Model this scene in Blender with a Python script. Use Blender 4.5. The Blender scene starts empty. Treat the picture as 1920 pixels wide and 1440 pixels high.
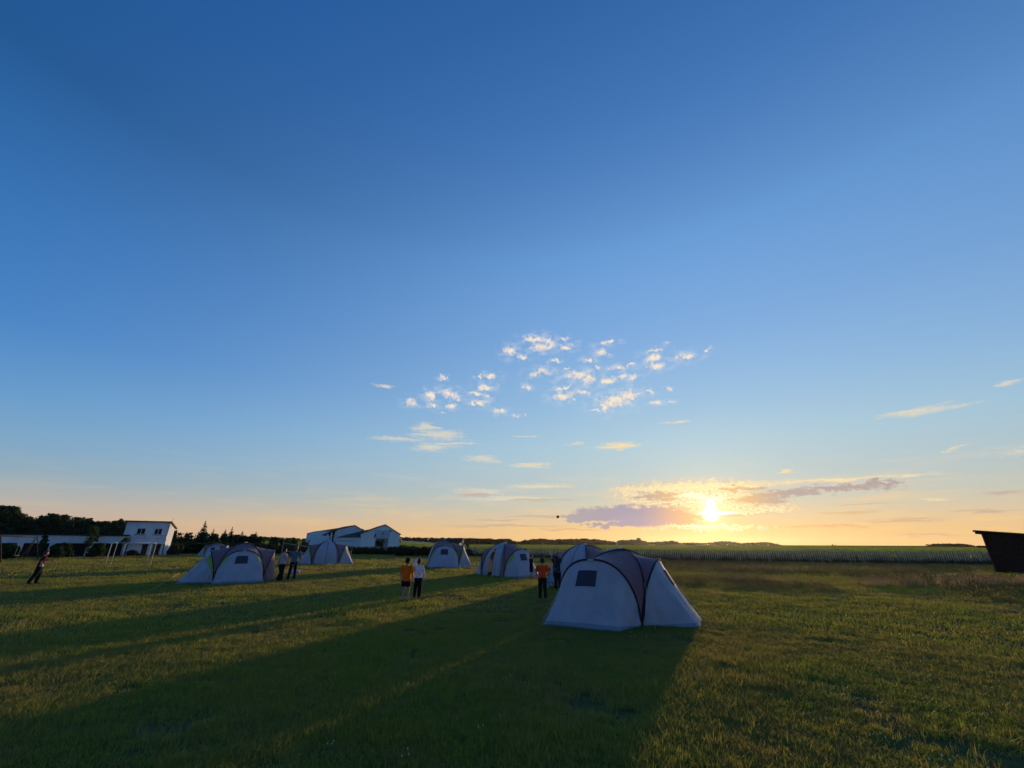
import bpy, bmesh, math, random
import numpy as np
from mathutils import Vector, Matrix, noise as mnoise
R_ = math.radians
rnd = random.Random(7)
rng = np.random.default_rng(11)
scene = bpy.context.scene
COL = scene.collection

# ------------------------------------------------------------------ camera
F_PX, CAM_H = 785.0, 1.88
PITCH = math.atan(300.5 / F_PX)
ROLL = R_(0.27)
cam_d = bpy.data.cameras.new('camera')
cam = bpy.data.objects.new('camera', cam_d); COL.objects.link(cam)
cam_d.sensor_fit = 'HORIZONTAL'; cam_d.sensor_width = 36.0
cam_d.lens = 36.0 * F_PX / 1920.0
cam_d.clip_start = 0.1; cam_d.clip_end = 9000
fwd = Vector((0, math.cos(PITCH), math.sin(PITCH)))
rgt = Vector((1, 0, 0)); upv = rgt.cross(fwd)
rgt2 = rgt * math.cos(ROLL) + upv * math.sin(ROLL)
upv2 = -rgt * math.sin(ROLL) + upv * math.cos(ROLL)
m = Matrix((rgt2, upv2, -fwd)).transposed().to_4x4()
m.translation = Vector((0, 0, CAM_H))
cam.matrix_world = m
scene.camera = cam

def ray(px, py):
    return (fwd * F_PX + rgt2 * (px - 960) - upv2 * (py - 720)).normalized()
def G(px, py, z=0.0):
    """where the sight line through a photo pixel meets the plane at height z"""
    d = ray(px, py); t = (z - CAM_H) / d.z
    return Vector((d.x * t, d.y * t, z))
def at(px, Y):
    """ground point at depth Y in the column of a horizon pixel"""
    d = ray(px, 1021); return Vector((d.x / d.y * Y, Y, 0))
def azel(px, py):
    d = ray(px, py); return math.atan2(d.x, d.y), math.asin(d.z)

def srgb(r, g, b, k=1.0):
    def f(c):
        c = c / 255.0
        return (c / 12.92 if c <= 0.04045 else ((c + 0.055) / 1.055) ** 2.4) * k
    return (f(r), f(g), f(b), 1.0)

# ------------------------------------------------------------------ exposure
scene.view_settings.view_transform = 'Standard'
scene.view_settings.look = 'None'
scene.view_settings.exposure = 0.0
scene.view_settings.gamma = 1.0
scene.view_settings.use_curve_mapping = False
scene.cycles.use_denoising = True
scene.cycles.max_bounces = 6
scene.cycles.transparent_max_bounces = 12
scene.cycles.caustics_reflective = False; scene.cycles.caustics_refractive = False

# ------------------------------------------------------------------ sun
SUN_AZ, SUN_EL = azel(1332, 963)
sun_dir = ray(1332, 963)
sd = bpy.data.lights.new('sun', 'SUN'); sun = bpy.data.objects.new('sun', sd); COL.objects.link(sun)
sd.energy = 3.4; sd.angle = R_(1.6); sd.color = (1.0, 0.66, 0.34)
sun.rotation_euler = (-sun_dir).to_track_quat('-Z', 'Y').to_euler()
sun.location = (0, 0, 30)

# ------------------------------------------------------------------ world: evening sky with clouds
world = bpy.data.worlds.new('World'); scene.world = world
world.use_nodes = True
wt = world.node_tree; wt.nodes.clear()
class NT:
    def __init__(s, t): s.t = t
    def n(s, kind, **kw):
        x = s.t.nodes.new(kind)
        for k, v in kw.items(): setattr(x, k, v)
        return x
    def _in(s, node, i, v):
        if v is None: return
        if hasattr(v, 'node'): s.t.links.new(v, node.inputs[i])
        else: node.inputs[i].default_value = v
    def math(s, op, a, b=None, c=None, clamp=False):
        x = s.n('ShaderNodeMath', operation=op, use_clamp=clamp)
        s._in(x, 0, a); s._in(x, 1, b); s._in(x, 2, c); return x.outputs[0]
    def vec(s, op, a, b=None, c=None):
        x = s.n('ShaderNodeVectorMath', operation=op)
        s._in(x, 0, a); s._in(x, 1, b); s._in(x, 2, c)
        return x.outputs['Value'] if op in ('LENGTH', 'DOT_PRODUCT', 'DISTANCE') else x.outputs[0]
    def mixc(s, f, a, b, blend='MIX'):
        x = s.n('ShaderNodeMix', data_type='RGBA', blend_type=blend)
        s._in(x, 0, f); s._in(x, 6, a); s._in(x, 7, b); return x.outputs[2]
    def ramp(s, f, stops, interp='LINEAR'):
        x = s.n('ShaderNodeValToRGB'); x.color_ramp.interpolation = interp
        e = x.color_ramp.elements
        while len(e) > 1: e.remove(e[-1])
        e[0].position = stops[0][0]; e[0].color = stops[0][1]
        for p, c in stops[1:]:
            k = e.new(p); k.color = c
        s._in(x, 0, f); return x.outputs[0]
    def noise(s, vec, scale, detail=3, rough=0.55, dim='3D', color=False):
        x = s.n('ShaderNodeTexNoise', noise_dimensions=dim)
        s._in(x, 'Vector', vec); x.inputs['Scale'].default_value = scale
        x.inputs['Detail'].default_value = detail; x.inputs['Roughness'].default_value = rough
        return x.outputs['Color' if color else 'Fac']
    def maprange(s, v, a, b, c=0.0, d=1.0, smooth=True):
        x = s.n('ShaderNodeMapRange'); x.interpolation_type = 'SMOOTHSTEP' if smooth else 'LINEAR'
        x.clamp = True
        s._in(x, 0, v); 
        for i, q in enumerate((a, b, c, d)): x.inputs[i + 1].default_value = q
        return x.outputs[0]
    def comb(s, x_, y_, z_):
        x = s.n('ShaderNodeCombineXYZ'); s._in(x, 0, x_); s._in(x, 1, y_); s._in(x, 2, z_); return x.outputs[0]
W = NT(wt)
wdir = W.n('ShaderNodeTexCoord').outputs['Generated']
wdir = W.vec('NORMALIZE', wdir)
sx = W.n('ShaderNodeSeparateXYZ'); wt.links.new(wdir, sx.inputs[0])
el = W.math('ARCSINE', sx.outputs[2])                       # radians
az = W.math('ARCTAN2', sx.outputs[0], sx.outputs[1])
tel = W.math('SQRT', W.math('DIVIDE', W.math('MAXIMUM', el, 0.0), math.pi / 2))
def st(deg, *c): return (math.sqrt(deg / 90.0), srgb(*c))
ramp_far = W.ramp(tel, [st(0, 207, 172, 148), st(1.8, 198, 175, 160), st(3.4, 178, 176, 174), st(5.5, 142, 170, 189), st(8.5, 117, 164, 202),
                        st(13, 89, 149, 206), st(19, 60, 127, 198), st(28, 46, 112, 182), st(40, 25, 84, 146), st(55, 26, 84, 150), st(90, 24, 80, 148)])
ramp_sun = W.ramp(tel, [st(0, 249, 198, 126), st(1.8, 245, 204, 143), st(3.2, 229, 205, 167), st(5, 209, 207, 189), st(7.5, 194, 207, 205),
                        st(12, 180, 210, 223), st(18, 160, 199, 231), st(26, 142, 186, 234), st(37, 128, 182, 242), st(52, 98, 152, 222), st(90, 46, 102, 170)])
cosaz = W.vec('DOT_PRODUCT', wdir, (math.sin(SUN_AZ), math.cos(SUN_AZ), 0.0))
f_az = W.math('POWER', W.maprange(cosaz, -0.25, 1.0, smooth=False), 2.2)
sky = W.mixc(f_az, ramp_far, ramp_sun)
# physical sky for the same sun, part of the light
ns = W.n('ShaderNodeTexSky', sky_type='NISHITA'); ns.sun_disc = False
ns.sun_elevation = SUN_EL; ns.sun_rotation = SUN_AZ
ns.air_density = 1.0; ns.dust_density = 1.0; ns.ozone_density = 1.5
# angle to the sun
sdot = W.vec('DOT_PRODUCT', wdir, tuple(sun_dir))
ang = W.math('ARCCOSINE', W.math('MINIMUM', sdot, 1.0))     # radians
def expo(k): return W.math('EXPONENT', W.math('MULTIPLY', ang, -k))
glow = W.vec('SCALE', srgb(255, 222, 140)[:3]); wt.links.new(W.math('MULTIPLY', expo(10.0), 0.10), glow.node.inputs[3])
glow2 = W.vec('SCALE', srgb(255, 236, 150)[:3]); wt.links.new(W.math('MULTIPLY', expo(48.0), 0.7), glow2.node.inputs[3])

# clouds: fields of soft ellipses in (azimuth, elevation), torn by noise
P2 = W.comb(az, el, 0.0)
wn = W.noise(P2, 42.0, 5, 0.62, color=True)
wn2 = W.noise(P2, 150.0, 4, 0.6, color=True)
warp = W.vec('MULTIPLY', W.vec('SUBTRACT', wn, (0.5, 0.5, 0.5)), (0.050, 0.030, 0.0))
warp2 = W.vec('MULTIPLY', W.vec('SUBTRACT', wn2, (0.5, 0.5, 0.5)), (0.018, 0.012, 0.0))
PW = W.vec('ADD', W.vec('ADD', P2, warp), warp2)
stretch = W.noise(W.vec('MULTIPLY', P2, (14.0, 110.0, 0.0)), 1.0, 5, 0.65, color=True)
PS = W.vec('ADD', P2, W.vec('MULTIPLY', W.vec('SUBTRACT', stretch, (0.5, 0.5, 0.5)), (0.16, 0.022, 0.0)))
def field(blobs, P):
    cur = None
    for b in blobs:
        cx, cy, rx, ry = b[:4]; tilt = b[4] if len(b) > 4 else 0.0
        a, e = azel(cx, cy)
        ax = abs(azel(cx + rx, cy)[0] - azel(cx - rx, cy)[0]) / 2
        ey = abs(azel(cx, cy - ry)[1] - azel(cx, cy + ry)[1]) / 2
        if tilt:
            # shear: elevation offset grows with azimuth
            k = tilt
            sep = W.vec('DOT_PRODUCT', P, (k, 1.0, 0.0))
            sxx = W.vec('DOT_PRODUCT', P, (1.0, 0.0, 0.0))
            q = W.comb(W.math('DIVIDE', W.math('SUBTRACT', sxx, a), ax), W.math('DIVIDE', W.math('SUBTRACT', sep, e + k * a), ey), 0.0)
        else:
            q = W.vec('MULTIPLY_ADD', P, (1 / ax, 1 / ey, 0.0), (-a / ax, -e / ey, 0.0))
        l = W.vec('LENGTH', q)
        cur = l if cur is None else W.math('MINIMUM', cur, l)
    return cur
z = lambda l: [((650 + a / 2.743), (600 + b / 2.743), c / 2.743, d / 2.743) + tuple(r) for a, b, c, d, *r in l]
puffs = z([(845,160,34,26),(965,95,58,20),(1005,138,58,24),(1040,108,26,20),(1110,92,20,12),(1135,140,40,17),(905,185,28,10),(1075,213,20,8),
  (1000,265,60,17),(1340,118,42,11),(1310,170,38,15),(1250,210,28,16),(1300,245,20,14),(1190,285,72,26),(1245,308,36,24),(1110,392,52,25),
  (1215,370,34,14),(1120,350,38,10),(1170,410,15,9),(1590,155,42,11),(1575,200,45,18),(1595,240,52,18),(1740,190,58,18),(1850,150,18,9),
  (1400,245,48,12),(1350,310,52,20),(1415,285,22,13),(1470,228,25,7),(1475,295,30,16),(1380,415,88,34),(1340,450,36,26),(1455,385,45,28),
  (1560,370,35,7),(1590,425,26,12),(1665,425,20,6),(1280,468,24,6),(1655,355,18,6),(335,420,32,17),(432,388,28,24),(535,380,44,24),(570,412,22,15),
  (440,440,28,13),(540,445,32,12),(490,293,18,10),(740,290,36,16),(678,287,13,8),(710,345,36,17),(660,380,44,12),(690,425,34,16),(650,438,30,7),
  (720,397,20,7),(785,468,30,11),(925,350,25,13),(870,492,12,4),(915,483,10,6),(1130,238,10,5),(1640,112,12,5),(500,478,10,4)])
wisps = z([(480,592,125,26),(540,588,70,22),(270,612,120,13),(440,655,90,20),(560,635,110,7),(400,550,50,24),(700,715,90,16),(950,743,115,13),(1395,648,105,16),
  (1420,672,20,5),(1160,635,40,5),(190,340,45,6),(920,598,40,4),(1700,525,50,5)]) + [(1725,770,85,5),(1795,840,20,5),(1892,848,30,7),(1875,720,34,4),
  (1010,912,60,4),(1478,883,20,2),(1560,900,150,3),(1700,895,42,3),(1330,912,175,5),(955,935,80,5),(900,922,45,6),(1755,935,25,4)]
slab = [(1180,962,112,14),(1225,972,90,14),(1110,969,60,9),(1262,972,62,13),(1150,984,60,4)]
slab2 = [(1430,936,48,12),(1475,925,60,9),(1560,916,110,6),(1640,907,60,4),(1385,918,40,4),(1230,928,40,9),(1250,938,26,5)]
streaks = [(960,986,120,3),(1075,992,80,2.5),(890,925,32,5),(1000,938,90,3),(1580,960,60,3),(1690,975,90,3),(1885,924,60,6),(1540,988,120,2),
  (1400,966,70,3),(1840,960,70,3),(1620,944,50,2),(1745,1003,90,2),(930,975,40,2),(1020,969,70,3)]
mott = [(1285,925,120,22),(1260,950,60,9),(1390,950,50,8),(1345,936,70,22),(1215,921,60,11),(1330,990,110,5),(1420,955,60,8),(1190,973,24,4)]
d_puff = field(puffs, PW); d_wisp = field(wisps, PS); d_slab = field(slab, W.vec('ADD', PS, warp)); d_slab2 = field(slab2, W.vec('ADD', PS, warp)); d_streak = field(streaks, PS); d_mott = field(mott, PW)
texn = W.noise(P2, 95.0, 4, 0.60)
fine = W.noise(W.vec('MULTIPLY', P2, (170.0, 420.0, 0.0)), 1.0, 4, 0.65)
# low density + fbm > threshold gives ragged edges and loose fragments
d_p = W.math('ADD', W.math('SUBTRACT', 1.24, d_puff), W.math('MULTIPLY', W.math('SUBTRACT', texn, 0.5), 2.1))
m_puff = W.math('MULTIPLY', W.maprange(d_p, 0.0, 0.95), 0.96)
thick = W.maprange(d_p, 0.25, 1.2)
m_wisp = W.math('MULTIPLY', W.maprange(W.math('ADD', d_wisp, W.math('MULTIPLY', W.math('SUBTRACT', texn, 0.5), 1.2)), 1.5, 0.1), 0.85)
m_slab = W.math('MULTIPLY', W.maprange(W.math('ADD', d_slab, W.math('MULTIPLY', W.math('SUBTRACT', texn, 0.5), 0.7)), 1.2, 0.75), 0.94)
m_slab2 = W.math('MULTIPLY', W.maprange(W.math('ADD', d_slab2, W.math('MULTIPLY', W.math('SUBTRACT', texn, 0.5), 1.1)), 1.25, 0.5), 0.90)
m_strk = W.math('MULTIPLY', W.maprange(d_streak, 1.35, 0.1), 0.60)
m_mott = W.math('MULTIPLY', W.maprange(W.math('ADD', d_mott, W.math('MULTIPLY', W.math('SUBTRACT', texn, 0.5), 1.4)), 1.3, 0.7), W.maprange(fine, 0.42, 0.54, 0.25, 1.0))
veil = W.noise(W.vec('MULTIPLY', P2, (5.0, 40.0, 0.0)), 1.0, 6, 0.66)
m_veil = W.math('MULTIPLY', W.math('MULTIPLY', W.maprange(veil, 0.46, 0.68), W.maprange(el, 0.20, 0.08)), W.math('MULTIPLY', f_az, 0.50))
c_puff = W.mixc(thick, srgb(232, 224, 222), srgb(253, 238, 212))
c_puff = W.mixc(W.math('MULTIPLY', W.maprange(texn, 0.60, 0.40), 0.5), c_puff, srgb(216, 206, 206))
c_grey = W.mixc(W.maprange(ang, 0.02, 0.16), srgb(240, 180, 128), srgb(156, 152, 180))
c_grey = W.mixc(W.maprange(ang, 0.14, 0.5), c_grey, srgb(196, 178, 160))
base = W.vec('ADD', sky, glow)
base = W.mixc(W.math('MULTIPLY', W.maprange(d_mott, 1.6, 0.6), 0.75), base, W.mixc(W.maprange(fine, 0.35, 0.6), srgb(214, 182, 150), srgb(236, 208, 162)))
s1 = W.mixc(m_veil, base, W.mixc(W.maprange(el, 0.05, 0.16), srgb(252, 210, 140), srgb(226, 216, 200)))
s1 = W.mixc(m_wisp, s1, W.mixc(W.maprange(ang, 0.5, 0.2), srgb(226, 218, 200), srgb(255, 228, 170)))
m_halo = W.math('MULTIPLY', W.math('MULTIPLY', W.maprange(d_puff, 3.0, 0.9), W.maprange(W.noise(W.vec('MULTIPLY', P2, (40.0, 75.0, 0.0)), 1.0, 3, 0.5), 0.40, 0.66)), 0.38)
s1 = W.mixc(m_halo, s1, srgb(214, 222, 232))
s1 = W.mixc(m_puff, s1, c_puff)
s1 = W.mixc(m_strk, s1, W.mixc(W.maprange(ang, 0.1, 0.5), srgb(232, 176, 110), srgb(186, 166, 158)))
s1 = W.mixc(m_mott, s1, W.mixc(W.maprange(ang, 0.20, 0.04), srgb(248, 228, 186), srgb(255, 242, 188)))
s1 = W.mixc(m_slab2, s1, W.mixc(W.maprange(ang, 0.05, 0.16), srgb(232, 186, 130), srgb(178, 160, 160)))
s1 = W.mixc(m_slab, s1, c_grey)
s1 = W.vec('ADD', s1, glow2)
PC = W.vec('ADD', P2, W.vec('MULTIPLY', W.vec('SUBTRACT', wn2, (0.5, 0.5, 0.5)), (0.009, 0.006, 0.0)))
d_core = field([(1332, 964, 15, 13), (1334, 952, 9, 15), (1345, 962, 34, 3)], PC)
d_hot = field([(1333, 937, 30, 9), (1300, 930, 22, 6), (1325, 985, 60, 3)], PW)
hot = W.math('ADD', W.math('MULTIPLY', W.maprange(d_core, 1.35, 0.2), 2.6), W.math('MULTIPLY', W.math('MULTIPLY', W.maprange(d_hot, 1.3, 0.5), W.maprange(fine, 0.40, 0.55)), 0.6))
core = W.vec('SCALE', (1.0, 0.93, 0.74)); wt.links.new(hot, core.node.inputs[3])
s1 = W.vec('ADD', s1, core)
bg = W.n('ShaderNodeBackground'); wt.links.new(s1, bg.inputs[0]); bg.inputs[1].default_value = 1.0
bgn = W.n('ShaderNodeBackground'); wt.links.new(ns.outputs[0], bgn.inputs[0]); bgn.inputs[1].default_value = 0.06
wo = W.n('ShaderNodeOutputWorld')
addsh = W.n('ShaderNodeMixShader'); addsh.inputs[0].default_value = 0.06
wt.links.new(bg.outputs[0], addsh.inputs[1]); wt.links.new(bgn.outputs[0], addsh.inputs[2])
wt.links.new(addsh.outputs[0], wo.inputs[0])
world.cycles.sampling_method = 'MANUAL'; world.cycles.sample_map_resolution = 512

# ------------------------------------------------------------------ helpers
def material(name, col=(0.5, 0.5, 0.5), rough=0.8, var=0.0, vscale=3.0, bump=0.0, bscale=40.0, trans=0.0, tcol=None, spec=0.2, metal=0.0, coord='Object', col2=None):
    mt = bpy.data.materials.new(name); mt.use_nodes = True
    t = mt.node_tree; t.nodes.clear(); N = NT(t)
    tc = N.n('ShaderNodeTexCoord').outputs[coord]
    b = N.n('ShaderNodeBsdfPrincipled'); b.inputs['Roughness'].default_value = rough
    b.inputs['Specular IOR Level'].default_value = spec; b.inputs['Metallic'].default_value = metal
    c4 = tuple(col[:3]) + (1,)
    if var > 0 or col2:
        nz = N.noise(tc, vscale, 5, 0.6)
        c2 = tuple(col2[:3]) + (1,) if col2 else tuple(c * (1 - var) for c in col[:3]) + (1,)
        cc = N.mixc(N.maprange(nz, 0.32, 0.66), c4, c2)
        t.links.new(cc, b.inputs['Base Color'])
    else: 
        b.inputs['Base Color'].default_value = c4; cc = None
    if bump > 0:
        bn = N.n('ShaderNodeBump'); bn.inputs['Strength'].default_value = bump
        bn.inputs['Distance'].default_value = 0.02
        t.links.new(N.noise(tc, bscale, 4, 0.6), bn.inputs['Height']); t.links.new(bn.outputs[0], b.inputs['Normal'])
    out = N.n('ShaderNodeOutputMaterial')
    if trans > 0:
        tr = N.n('ShaderNodeBsdfTranslucent'); tc4 = tuple((tcol or col)[:3]) + (1,)
        tr.inputs[0].default_value = tc4
        mx = N.n('ShaderNodeMixShader'); mx.inputs[0].default_value = trans
        t.links.new(b.outputs[0], mx.inputs[1]); t.links.new(tr.outputs[0], mx.inputs[2]); t.links.new(mx.outputs[0], out.inputs[0])
    else: t.links.new(b.outputs[0], out.inputs[0])
    return mt

class MB:
    """collects shapes into one mesh"""
    def __init__(s): s.v = []; s.f = []
    def add(s, vs, fs):
        o = len(s.v); s.v += [tuple(v) for v in vs]; s.f += [tuple(i + o for i in f) for f in fs]
    def box(s, x0, x1, y0, y1, z0, z1):
        s.add([(x0,y0,z0),(x1,y0,z0),(x1,y1,z0),(x0,y1,z0),(x0,y0,z1),(x1,y0,z1),(x1,y1,z1),(x0,y1,z1)],
              [(0,3,2,1),(4,5,6,7),(0,1,5,4),(1,2,6,5),(2,3,7,6),(3,0,4,7)])
    def bar(s, a, b, w, h=None, up=(0, 0, 1)):
        a = Vector(a); b = Vector(b); d = (b - a).normalized(); h = h or w
        u = Vector(up)
        if abs(d.dot(u)) > 0.95: u = Vector((1, 0, 0))
        sd_ = d.cross(u).normalized() * w / 2; up_ = sd_.normalized().cross(d) * h / 2
        c = [a - sd_ - up_, a + sd_ - up_, a + sd_ + up_, a - sd_ + up_]
        s.add(c + [p + (b - a) for p in c], [(0,3,2,1),(4,5,6,7),(0,1,5,4),(1,2,6,5),(2,3,7,6),(3,0,4,7)])
    def tube(s, pts, rad, seg=8, caps=True, flat=1.0):
        pts = [Vector(p) for p in pts]; n = len(pts)
        if not hasattr(rad, '__len__'): rad = [rad] * n
        ref = None; rings = []
        for i, p in enumerate(pts):
            d = (pts[min(i + 1, n - 1)] - pts[max(i - 1, 0)]).normalized()
            if ref is None:
                ref = Vector((1, 0, 0)) if abs(d.x) < 0.9 else Vector((0, 1, 0))
            a = (ref - d * ref.dot(d)).normalized(); b = d.cross(a); ref = a
            r = rad[i]; rx, ry = (r if hasattr(r, '__len__') else (r, r * flat))
            rings.append([p + a * rx * math.cos(2*math.pi*k/seg) + b * ry * math.sin(2*math.pi*k/seg) for k in range(seg)])
        vs = [q for r in rings for q in r]; fs = []
        for i in range(n - 1):
            for k in range(seg):
                k2 = (k + 1) % seg
                fs.append((i*seg + k, i*seg + k2, (i+1)*seg + k2, (i+1)*seg + k))
        if caps: fs += [tuple(range(seg))[::-1], tuple((n-1)*seg + k for k in range(seg))]
        s.add(vs, fs)
    def ell(s, c, r, seg=12, rings=8, M=None):
        vs = []; fs = []
        c = Vector(c)
        for i in range(rings + 1):
            th = math.pi * i / rings
            for k in range(seg):
                ph = 2 * math.pi * k / seg
                p = Vector((r[0]*math.sin(th)*math.cos(ph), r[1]*math.sin(th)*math.sin(ph), r[2]*math.cos(th)))
                if M: p = M @ p
                vs.append(c + p)
        for i in range(rings):
            for k in range(seg):
                k2 = (k + 1) % seg
                fs.append((i*seg+k, (i+1)*seg+k, (i+1)*seg+k2, i*seg+k2))
        s.add(vs, fs)
    def grid(s, fn, nu, nv):
        vs = [fn(i / nu, j / nv) for j in range(nv + 1) for i in range(nu + 1)]
        fs = [(j*(nu+1)+i, j*(nu+1)+i+1, (j+1)*(nu+1)+i+1, (j+1)*(nu+1)+i) for j in range(nv) for i in range(nu)]
        s.add(vs, fs)
    def build(s, name, mt, parent=None, smooth=False, thick=0.0):
        me = bpy.data.meshes.new(name); me.from_pydata(s.v, [], s.f); me.update()
        if smooth:
            bm = bmesh.new(); bm.from_mesh(me); bmesh.ops.remove_doubles(bm, verts=bm.verts, dist=1e-5); bm.to_mesh(me); bm.free()
            me.polygons.foreach_set('use_smooth', [True] * len(me.polygons))
        o = bpy.data.objects.new(name, me); COL.objects.link(o); me.materials.append(mt)
        if parent is not None: o.parent = parent
        if thick:
            md = o.modifiers.new('solid', 'SOLIDIFY'); md.thickness = thick
        return o

def tag(o, label=None, cat=None, group=None, kind=None):
    if label: o['label'] = label
    if cat: o['category'] = cat
    if group: o['group'] = group
    if kind: o['kind'] = kind
    return o
def empty(name, loc, rz=0.0):
    o = bpy.data.objects.new(name, None); COL.objects.link(o)
    o.location = loc; o.rotation_euler = (0, 0, rz); o.empty_display_size = 0.2
    return o
def npmesh(name, V, Fq, mt, parent=None):
    me = bpy.data.meshes.new(name)
    V = np.asarray(V, np.float32); Fq = np.asarray(Fq, np.int32)
    me.vertices.add(len(V)); me.vertices.foreach_set('co', V.ravel())
    k = Fq.shape[1]
    me.loops.add(Fq.size); me.loops.foreach_set('vertex_index', Fq.ravel())
    me.polygons.add(len(Fq)); me.polygons.foreach_set('loop_start', np.arange(0, Fq.size, k, dtype=np.int32))
    me.update(calc_edges=True); me.validate()
    me.materials.append(mt)
    o = bpy.data.objects.new(name, me)
    if parent is not False: COL.objects.link(o)
    if parent: o.parent = parent
    return o

# ------------------------------------------------------------------ ground, crop field, far rise
FENCE = [Vector((75, 47.0, 0)), Vector((56, 50.5, 0)), Vector((37, 54.5, 0)), Vector((17, 61.0, 0)), Vector((-6, 76, 0)), Vector((-37, 93, 0)), Vector((-70, 108, 0))]
def fence_y(x):
    for a, b in zip(FENCE[:-1], FENCE[1:]):
        if b.x <= x <= a.x:
            t = (x - b.x) / (a.x - b.x); return b.y + (a.y - b.y) * t
    return 47.0 if x > 75 else 108 - (x + 70) * 0.2
def hgt(x, y):
    d = math.hypot(x, y)
    t = min(max((d - 150) / 550, 0), 1); t = t*t*(3-2*t)
    a = math.atan2(x, y); left = min(max((-0.10 - a) / 0.16, 0), 1); left = left*left*(3-2*left)
    return t * (2.2 + 4.0 * left)

def ground_mat():
    mt = bpy.data.materials.new('lawn_soil'); mt.use_nodes = True
    t = mt.node_tree; t.nodes.clear(); N = NT(t)
    p = N.n('ShaderNodeNewGeometry').outputs['Position']
    n1 = N.noise(p, 0.35, 5, 0.6); n2 = N.noise(p, 6.0, 5, 0.65)
    c = N.mixc(N.maprange(n1, 0.35, 0.65), (0.095, 0.108, 0.032, 1), (0.130, 0.110, 0.046, 1))
    c = N.mixc(N.maprange(n2, 0.42, 0.72), c, (0.085, 0.075, 0.034, 1))
    b = N.n('ShaderNodeBsdfPrincipled'); b.inputs['Roughness'].default_value = 1.0; b.inputs['Specular IOR Level'].default_value = 0.0
    t.links.new(c, b.inputs['Base Color'])
    bn = N.n('ShaderNodeBump'); bn.inputs['Strength'].default_value = 0.8; bn.inputs['Distance'].default_value = 0.05
    t.links.new(N.noise(p, 9.0, 5, 0.7), bn.inputs['Height']); t.links.new(bn.outputs[0], b.inputs['Normal'])
    o = N.n('ShaderNodeOutputMaterial'); t.links.new(b.outputs[0], o.inputs[0])
    return mt
M_GROUND = ground_mat()
def radial_sheet(name, r0, r1, a0, a1, nr, na, mt, dz=0.0, keep=None):
    V = []; Fq = []
    for i in range(nr + 1):
        r = r0 + (r1 - r0) * (i / nr) ** 2.2
        for j in range(na + 1):
            a = a0 + (a1 - a0) * j / na
            x, y = r * math.sin(a), r * math.cos(a)
            V.append((x, y, hgt(x, y) + dz))
    for i in range(nr):
        for j in range(na):
            q = (i*(na+1)+j, (i+1)*(na+1)+j, (i+1)*(na+1)+j+1, i*(na+1)+j+1)
            if keep is None or all(keep(*V[k][:2]) for k in q): Fq.append(q)
    return npmesh(name, V, Fq, mt)
g_ = radial_sheet('ground', 0.01, 4200, -math.pi, math.pi, 70, 160, M_GROUND)
tag(g_, 'mown grassy camping ground running out to the horizon', None, None, 'structure')
M_CROP = material('crop_soil', (0.085, 0.12, 0.016), 1.0, col2=(0.10, 0.11, 0.025), vscale=0.02, spec=0.0, coord='Object')
# field strip beyond the fence, edge follows the fence
V = []; Fq = []; NX, NY = 120, 40
for j in range(NY + 1):
    for i in range(NX + 1):
        a = R_(-31 + 92 * i / NX)
        # distance where this bearing meets the fence
        lo, hi = 20.0, 400.0
        for _ in range(30):
            mm = (lo + hi) / 2; x, y = mm*math.sin(a), mm*math.cos(a)
            if y < fence_y(x): lo = mm
            else: hi = mm
        r = lo + 6 + (2600 - lo) * (j / NY) ** 2.5
        x, y = r*math.sin(a), r*math.cos(a); V.append((x, y, hgt(x, y) + 0.02 + 0.08 * min(1, j / 4)))
for j in range(NY):
    for i in range(NX): Fq.append((j*(NX+1)+i, j*(NX+1)+i+1, (j+1)*(NX+1)+i+1, (j+1)*(NX+1)+i))
tag(npmesh('crop_field', V, Fq, M_CROP), 'bright green crop field beyond the picket fence', None, None, 'structure')
# pale field patch on the rise, left
a0, a1 = azel(752, 1018)[0], azel(812, 1018)[0]
V = []; Fq = []
for j in range(9):
    for i in range(13):
        a = a0 + (a1 - a0) * i / 12; r = 330 + 190 * j / 8
        x, y = r*math.sin(a), r*math.cos(a); V.append((x, y, hgt(x, y) + 0.35))
for j in range(8):
    for i in range(12): Fq.append((j*13+i, j*13+i+1, (j+1)*13+i+1, (j+1)*13+i))
tag(npmesh('far_field', V, Fq, material('pale_field', (0.16, 0.26, 0.14), 0.9, var=0.3, vscale=0.02)), 'pale green field strip on the far rise', None, None, 'structure')
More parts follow.
